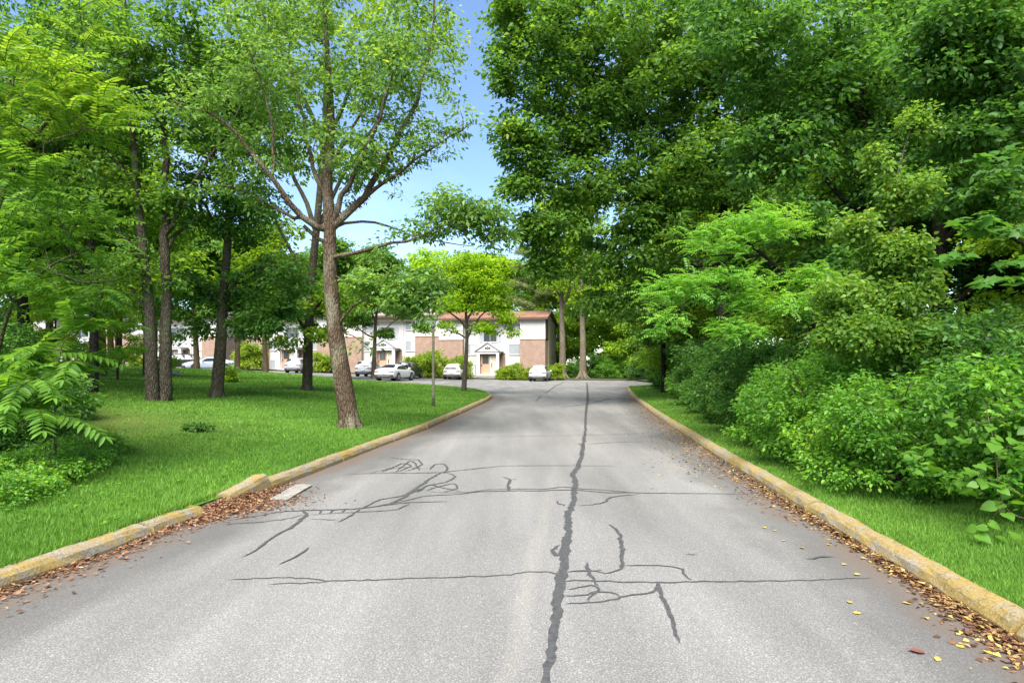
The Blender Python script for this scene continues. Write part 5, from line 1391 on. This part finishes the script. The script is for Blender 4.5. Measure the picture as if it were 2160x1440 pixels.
def module(par, X0, dz, right_end, left_end, roofmat, seed):
    """one stair block: X0 right edge (local), runs to X0-12.6"""
    rng = random.Random(seed); P = par
    def bx(name, u0, u1, y0, y1, z0, z1, mat): return MB().box(X0 - u1, X0 - u0, y0, y1, z0 + dz, z1 + dz).build(name, mat, P)
    for (a, b_) in ((0, 2.9), (9.7, 12.6)):
        bx('brick_wall', a + .002, b_ - .002, 0, 9.99, -.6, 4.45, M_BRICK)
        bx('brick_course', a - .01, b_ + .01, -.03, .3, 4.452, 4.53, M_ROOF)
        bx('siding_wall', a + .002, b_ - .002, -.02 if False else .05, 9.99, 4.532, EV, M_WHITE)
        bx('corner_board', a + .0, a + .09, .02, .048, 4.54, EV, M_TRIM); bx('corner_board', b_ - .09, b_, .02, .048, 4.54, EV, M_TRIM)
    bx('siding_wall', 2.902, 9.698, .62, 9.98, 2.95, EV, M_WHITE)
    bx('siding_wall', 2.902, 4.75, .62, 9.97, -.6, 2.948, M_WHITE); bx('siding_wall', 7.95, 9.698, .62, 9.97, -.6, 2.948, M_WHITE)
    bx('brick_wall', 4.752, 7.948, .72, 9.96, -.6, 2.946, M_BRICK)
    for (a, b_) in ((3.05, 4.3), (8.3, 9.55)):
        for (z0, z1) in ((.45, 1.6), (2.82, 4.0), (5.32, 6.5)):
            window(P, X0 - b_, X0 - a, z0 + dz, z1 + dz, .60, blind=rng.choice((True, True, 2)))
    o = window(P, X0 - 7.35, X0 - 5.75, 4.25 + dz, 5.65 + dz, .60, blind=False)
    MB().box(X0 - 7.85, X0 - 7.42, .565, .615, 4.22 + dz, 5.68 + dz).build('shutter', M_SHUT, P)
    MB().box(X0 - 5.68, X0 - 5.25, .565, .615, 4.22 + dz, 5.68 + dz).build('shutter', M_SHUT, P)
    MB().lathe([(.045, -.4 + dz), (.045, EV + dz)], 8, (X0 - 4.62, .55, 0)).build('downspout', M_TRIM, P)
    # entry porch
    c = X0 - 6.55
    por = MB().box(c - 1.32, c + 1.32, -.62, .60, 2.86 + dz, 3.12 + dz).build('porch', M_TRIM, P)
    MB().prism([(c - 1.5, -.72, 3.122 + dz), (c + 1.5, -.72, 3.122 + dz), (c, -.72, 4.12 + dz)], (0, 1.32, 0)).build('porch_gable', M_WHITE, por)
    for s in (-1, 1):
        MB().box(c + s * 1.14 - .16, c + s * 1.14 + .16, -.60, -.28, .42 + dz, 2.858 + dz).build('porch_column', M_TRIM, por)
        MB().prism([(c + s * 1.62, -.85, 3.06 + dz), (c + s * 1.62, -.85, 3.14 + dz), (c, -.85, 4.22 + dz), (c, -.85, 4.125 + dz)], (0, 1.46, 0)).build('porch_roof', M_SHUT, por)
    for (dx_, dz_, rx, rz_) in ((-.2, 3.5, .13, .12), (.2, 3.5, .13, .12), (0, 3.42, .08, .07), (0, 3.62, .07, .09)):
        MB().poly([(c + dx_ + math.cos(a) * rx, -.735, dz_ + dz + math.sin(a) * rz_) for a in np.linspace(0, 2 * math.pi, 12, endpoint=False)] + [(c + dx_ + math.cos(a) * rx, -.722, dz_ + dz + math.sin(a) * rz_) for a in np.linspace(0, 2 * math.pi, 12, endpoint=False)],
                  [tuple(range(12))] + [(i, 12 + i, 12 + (i + 1) % 12, (i + 1) % 12) for i in range(12)]).build('emblem', M_DARK, por)
    dr = MB().box(c - .93, c + .17, -.12, .62, .52 + dz, 2.70 + dz).build('door', M_DOOR, P)
    MB().box(c - .75, c - .02, -.145, -.122, 1.72 + dz, 2.58 + dz).build('door_glass', M_GLASS, dr)
    MB().box(c - .88, c - .80, -.17, -.122, 1.45 + dz, 1.68 + dz).build('handle', M_DARK, dr)
    sd = MB().box(c + .26, c + .93, -.10, .615, .52 + dz, 2.70 + dz).build('side_panel', M_SIDE, P)
    MB().box(c + .32, c + .40, -.15, -.102, 1.3 + dz, 1.8 + dz).build('mailbox', M_DARK, sd)
    MB().box(c + .172, c + .258, -.13, .61, .52 + dz, 2.70 + dz).build('door_jamb', M_TRIM, P)
    MB().box(c - 1.3, c + 1.3, -.66, .61, .36 + dz, .515 + dz).build('step', M_TRIM, P)
    MB().box(c - 1.25, c + 1.25, -1.05, -.662, .16 + dz, .34 + dz).build('step', M_CONC, P); MB().box(c - 1.25, c + 1.25, -1.45, -1.052, -.1 + dz, .15 + dz).build('step', M_CONC, P)
    # saltbox roof
    xa, xb = X0 - 12.6 - (.35 if left_end else -.0), X0 + (.35 if right_end else -.01)
    yf, yr, yb = -.45, 3.4, 10.45
    zf, zr, zb = EV + .0 + dz, EV + 1.02 + dz, EV - .35 + dz
    T = .16
    rf = MB().prism([(xa, yf, zf), (xa, yf, zf + T), (xa, yr, zr + T), (xa, yb, zb + T), (xa, yb, zb), (xa, yr, zr)], (xb - xa, 0, 0)).build('roof', roofmat, P)
    MB().box(xa, xb, yf - .04, yf - .003, zf - .08, zf + T - .02).build('fascia', M_FASC, rf)
    MB().prism([(X0 - 12.58, .06, zf + .002), (X0 - 12.58, yr, zr - .01), (X0 - 12.58, 9.9, zb + .02), (X0 - 12.58, 9.9, EV - .5 + dz), (X0 - 12.58, .06, EV - .5 + dz)], (12.56, 0, 0)).build('gable_wall', M_TAN, P)
    if right_end:
        sw = MB().box(X0 + .004, X0 + .05, 2.3, 9.98, -.6 + dz, EV - .3 + dz).build('side_wall', M_TAN, P)
        MB().box(X0 + .004, X0 + .06, .07, 2.28, 4.535 + dz, EV + dz).build('side_board', M_FASC, P)
        for z0 in (2.7, 5.1):
            f_w = MB().box(X0 + .052, X0 + .09, 8.2, 9.1, z0 + dz, z0 + 1.3 + dz).build('window', M_FRAME, P)
            MB().box(X0 + .092, X0 + .10, 8.28, 9.02, z0 + .08 + dz, z0 + 1.22 + dz).build('pane', M_GLASS, f_w)
module(BR, 0, 0, True, False, M_ROOF, 1)
module(BR, -12.62, .45, False, False, M_ROOFG, 2)
module(BR, -25.24, .62, False, True, M_ROOFG, 3)
# second building further left
B2 = empty('apartment_building', (-36.0, 77.0, 0.75), R(-4))
tag(B2, 'second white and brick apartment building half hidden behind the left lawn trees', 'building')
module(B2, 0, 0, False, False, M_ROOFG, 4)
module(B2, -12.62, .2, False, True, M_ROOFG, 5)

# hedges and bushes along the facade
h1 = bush('facade_bush', '', 1.2, 1.7, LM['hedge'], 78, ntips=260, per=26, size=.13, rad=.24, shape='diamond')
def fput(px, d, s, label, first=False, sz=1.0):
    x = (px - CX) / F * d
    z = float(z_lot(x, d)) + .12
    o = put(h1, x, d, rr_.uniform(0, 6.28), s, label, None, first, z)
    o.scale = (s, s, s * sz)
fput(905, 67.0, 1.75, 'broad rounded yellow-green bush behind the lamp post and white sedan', True, .95)
fput(868, 66.8, 1.2, 'smaller rounded bush between the white sedan and the broad bush')
fput(968, 67.2, 1.25, 'rounded bush behind the white car left of the near porch', sz=1.15)
fput(1066, 68.4, .85, 'small dark bush at the right foot of the near porch')
fput(1084, 68.2, .95, 'dark upright bush under the windows right of the near porch', sz=1.1)
fput(1112, 67.9, .75, 'low bright bush in front of the brick corner')
fput(1168, 67.6, 1.0, 'low bush at the right building corner behind the parked silver car')
fput(682, 72.5, 1.35, 'round yellow-green bush right of the silver car by the far porch')
fput(525, 72, 1.5, 'leafy bush left of the far porch', sz=1.2)
fput(290, 66, .7, 'small pale bush in front of the white wall on the far left')

# ------------------------------------------------------------------ lamp post
M_POST = plain('weathered_post', (.165, .155, .100), .7, var=.3, scale=5)
m, t, bs, out = new_mat('frosted_glass'); bs.inputs['Base Color'].default_value = (.75, .76, .74, 1); bs.inputs['Roughness'].default_value = .35; M_FROST = m
b = on_ground(914, 858)
lp = empty('lamp_post', tuple(b))
H = CH + (HY - 690) / F * b[1] - b[2]
MB().lathe([(.060, -.05), (.050, .5), (.044, H - .1), (.044, H)], 12).build('post', M_POST, lp, True)
MB().lathe([(.07, H - .02), (.085, H + .02), (.085, H + .05)], 12).build('collar', M_POST, lp)
MB().lathe([(.075, H + .052), (.12, H + .27)], 12).build('lantern', M_FROST, lp, True)
MB().lathe([(.19, H + .272), (.20, H + .285), (.16, H + .32), (.05, H + .345)], 16).build('cap', M_POST, lp)
tag(lp, 'slim brown lamp post with flat-capped lantern on the lawn before the yellow-green bush', 'lamp post')

# ------------------------------------------------------------------ parked cars
def paint(name, col, rough=.28):
    m, t, bs, out = new_mat(name); bs.inputs['Base Color'].default_value = (*col, 1); bs.inputs['Roughness'].default_value = rough
    n = N(t, 'ShaderNodeTexNoise', Scale=3.0, Detail=4.0); t.links.new(objco(t), n.inputs['Vector'])
    r = ramp(t, [(.3, rough), (.8, rough + .15)]); t.links.new(n.outputs['Fac'], r.inputs['Fac']); t.links.new(r.outputs['Color'], bs.inputs['Roughness'])
    bs.inputs['Coat Weight'].default_value = .5; return m
P_WHITE = paint('white_car_paint', (.58, .58, .57)); P_SILV = paint('silver_car_paint', (.34, .36, .40)); P_BLACK = paint('black_car_paint', (.018, .018, .022)); P_GREY = paint('pale_grey_car_paint', (.46, .47, .50)); P_BLUE = paint('pale_blue_car_paint', (.50, .56, .64))
m, t, bs, out = new_mat('car_glass'); bs.inputs['Base Color'].default_value = (.02, .022, .025, 1); bs.inputs['Roughness'].default_value = .05; bs.inputs['Specular IOR Level'].default_value = .7; M_CGL = m
M_TYRE = plain('tyre_rubber', (.022, .022, .023), .85); M_PLAS = plain('black_plastic', (.035, .035, .037), .6); M_RIM = plain('alloy_rim', (.26, .27, .28), .4, metal=.6)
m, t, bs, out = new_mat('tail_lamp_red'); bs.inputs['Base Color'].default_value = (.13, .012, .014, 1); bs.inputs['Roughness'].default_value = .2; M_RED = m
M_PLATE = plain('licence_plate_white', (.72, .73, .74), .5, var=.05); M_HEAD = plain('headlamp_clear', (.65, .67, .70), .15)
SHAPES = {
 'suv': dict(st=[(-2.22, .48, .72, .78, .76, .66), (-2.20, .33, .92, .99, .86, .72), (-2.10, .28, 1.03, 1.22, .90, .70), (-1.88, .25, 1.06, 1.53, .92, .63), (-1.3, .24, 1.04, 1.63, .93, .62), (-.2, .23, 1.0, 1.66, .93, .63), (.45, .23, .99, 1.60, .93, .62), (1.15, .23, .98, 1.10, .93, .72), (1.8, .25, .92, .99, .91, .70), (2.12, .32, .78, .84, .85, .64), (2.2, .42, .62, .66, .76, .58)],
             wy=(-1.32, 1.32), wr=.345, win=((-1.88, .45), (.45, 1.15)), rear=(-2.13, 1.10, -1.90, 1.50, .68)),
 'sedan': dict(st=[(-2.40, .46, .68, .74, .76, .66), (-2.38, .30, .88, .95, .86, .74), (-2.20, .24, .97, 1.05, .90, .74), (-1.75, .22, .98, 1.09, .92, .72), (-1.0, .21, .97, 1.36, .93, .62), (-.2, .2, .95, 1.44, .93, .60), (.35, .2, .94, 1.40, .93, .60), (1.15, .2, .92, 1.02, .93, .72), (1.9, .22, .84, .90, .91, .70), (2.3, .3, .70, .75, .84, .62), (2.38, .4, .56, .6, .74, .56)],
             wy=(-1.45, 1.45), wr=.335, win=((-1.75, .35), (.35, 1.15)), rear=(-1.70, 1.10, -1.02, 1.34, .60)),
}
def car(name, label, kind, x, y, z, rz, pmat, dark_low=True, s=1.0):
    S = SHAPES[kind]; st = S['st']
    root = empty(name, (x, y, z), rz); root.scale = (s, s, s)
    V = []; Fq = []; n = 14
    half = lambda q: [(0, q[1]), (q[4] * .9, q[1]), (q[4], q[1] + .22 * (q[2] - q[1])), (q[4], q[2] - .12), (q[4] * .965, q[2]), (q[5], q[3] - .05), (q[5] * .75, q[3]), (0, q[3] + .015)]
    for q in st:
        h = half(q); ring = h + [(-a, b_) for a, b_ in reversed(h[1:-1])]
        V += [(a, q[0], b_) for a, b_ in ring]
    for i in range(len(st) - 1):
        for j in range(n):
            Fq.append((i * n + j, (i + 1) * n + j, (i + 1) * n + (j + 1) % n, i * n + (j + 1) % n))
    Fq.append(tuple(range(n))); Fq.append(tuple(range((len(st) - 1) * n + n - 1, (len(st) - 1) * n - 1, -1)))
    me = mesh('body', V, Fq, pmat, True); body = obj('body', me, root)
    sb = body.modifiers.new('subdivision', 'SUBSURF'); sb.levels = 1; sb.render_levels = 2
    def stat(yv):
        return [float(np.interp(yv, [q[0] for q in st], [q[k] for q in st])) for k in range(6)]
    # side glass, windscreen, rear glass
    for sd in (-1, 1):
        ys_ = np.linspace(S['win'][0][0] + .12, S['win'][0][1] + .35, 8); v = []; f = []
        for i, yv in enumerate(ys_):
            q = stat(yv); zl, zh = q[2] + .03, q[3] - .13
            if zh < zl + .02: zh = zl + .02
            def xw(zv): u = (zv - q[2]) / max(.05, (q[3] - .05 - q[2])); return q[4] * .965 + (q[5] - q[4] * .965) * min(1, u)
            v += [(sd * (xw(zl) + .006), yv, zl), (sd * (xw(zh) + .006), yv, zh)]
            if i: f.append((2 * i - 2, 2 * i, 2 * i + 1, 2 * i - 1))
        obj('side_window', mesh('side_window', v, f, M_CGL), root)
        mb = MB().box(sd * .98 - .10, sd * .98 + .10, .72, .84, .98, 1.12); mb.build('mirror', pmat, root, bevel=.03)
    y0, z0, y1, z1, hw = S['rear']
    zs_ = [q[3] for q in st if q[0] <= -.9]; yq_ = [q[0] for q in st if q[0] <= -.9]; v = []; f = []
    for i, zv in enumerate(np.linspace(z0, z1, 6)):
        yv = float(np.interp(zv, zs_, yq_)); hk = hw * (1 - .14 * i / 5)
        for kx in (-1, -.5, 0, .5, 1): v.append((hk * kx, yv - .045 + .03 * kx * kx, zv + .035 - .03 * kx * kx))
        if i:
            for k_ in range(4): a_ = (i - 1) * 5 + k_; f.append((a_, a_ + 1, a_ + 6, a_ + 5))
    obj('rear_window', mesh('rear_window', v, f, M_CGL, True), root)
    a_, b_ = S['win'][1]; qa, qb = stat(a_), stat(b_)
    obj('windscreen', mesh('windscreen', [(-qb[5] * .95, b_ - .02, qb[3] + .03), (qb[5] * .95, b_ - .02, qb[3] + .03), (qa[5] * .85, a_ + .06, qa[3] - .0), (-qa[5] * .85, a_ + .06, qa[3] - .0)], [(0, 1, 2, 3)], M_CGL), root)
    yr_ = st[0][0]
    MB().box(-.84, .84, yr_ - .02, yr_ + .25, .30, .56).build('bumper', M_PLAS if dark_low else pmat, root, bevel=.05)
    MB().box(-.55, .55, yr_ - .035, yr_ - .022, .40, .47).build('bumper_trim', M_RIM, root)
    MB().box(-.80, .80, -st[0][0] - .25, -st[0][0] + .0, .28, .55).build('front_bumper', M_PLAS, root, bevel=.05)
    zt = .86 if kind == 'suv' else .80
    for sd in (-1, 1):
        MB().box(sd * .66 - .19, sd * .66 + .19, yr_ - .02, yr_ + .22, zt - .045, zt + .05).build('tail_light', M_RED, root, bevel=.03)
        MB().box(sd * .62 - .16, sd * .62 + .16, -yr_ - .30, -yr_ - .04, .62, .74).build('headlight', M_HEAD, root, bevel=.03)
    MB().box(-.16, .16, yr_ - .045, yr_ + .02, .66, .76).build('licence_plate', M_PLATE, root)
    for wy in S['wy']:
        for sd in (-1, 1):
            r_ = S['wr']
            MB().lathe([(r_ + .07, sd * .80), (r_ + .07, sd * .938)], 20, (0, wy, r_ + .02), 'x').build('wheel_arch', M_PLAS if dark_low else M_TYRE, root)
            wh = MB().lathe([(r_ - .05, sd * .70), (r_, sd * .73), (r_, sd * .93), (r_ - .05, sd * .955)], 20, (0, wy, r_), 'x').build('wheel', M_TYRE, root)
            rim = MB().lathe([(r_ * .60, sd * .95), (r_ * .56, sd * .962), (.05, sd * .968)], 14, (0, wy, r_), 'x').build('rim', M_RIM, wh)
    return tag(root, label, 'car')
def cpos(px, d): x = (px - CX) / F * d; return x, d, float(z_lot(x, d)) + .004
car('parked_car', 'pale grey crossover parked nose-in by the right building corner', 'suv', *cpos(1140, 64.5), R(-11), P_GREY)
car('parked_car', 'white crossover parked nose-in left of the near porch behind the lime-green tree', 'suv', *cpos(960, 65), R(-4), P_WHITE)
car('parked_car', 'white sedan parked at an angle behind the far lawn edge beside the lamp post', 'sedan', *cpos(834, 53.5), R(-13), P_WHITE)
car('parked_car', 'dark car mostly hidden behind the white sedan', 'suv', *cpos(862, 63.0), R(-9), P_BLACK)
car('parked_car', 'silver-white crossover half hidden behind the small tree trunk at the far lawn edge', 'suv', *cpos(780, 64.0), R(-5), P_GREY)
car('parked_car', 'silver crossover parked behind the grey-trunked tree near the far porch', 'suv', *cpos(632, 68.5), R(-2), P_SILV)
car('parked_car', 'pale blue sedan parked behind the lawn rise beside the dark single-stemmed tree', 'sedan', *cpos(440, 63.5), R(128), P_BLUE)
car('parked_car', 'black car parked behind the lawn rise right of the twin-trunked tree', 'suv', *cpos(375, 65.5), R(118), P_BLACK)
car('parked_car', 'pale car glimpsed through the fern-like fronds at the far left', 'sedan', *cpos(45, 60), R(95), P_GREY)
print('scene done, objects:', len(bpy.data.objects))
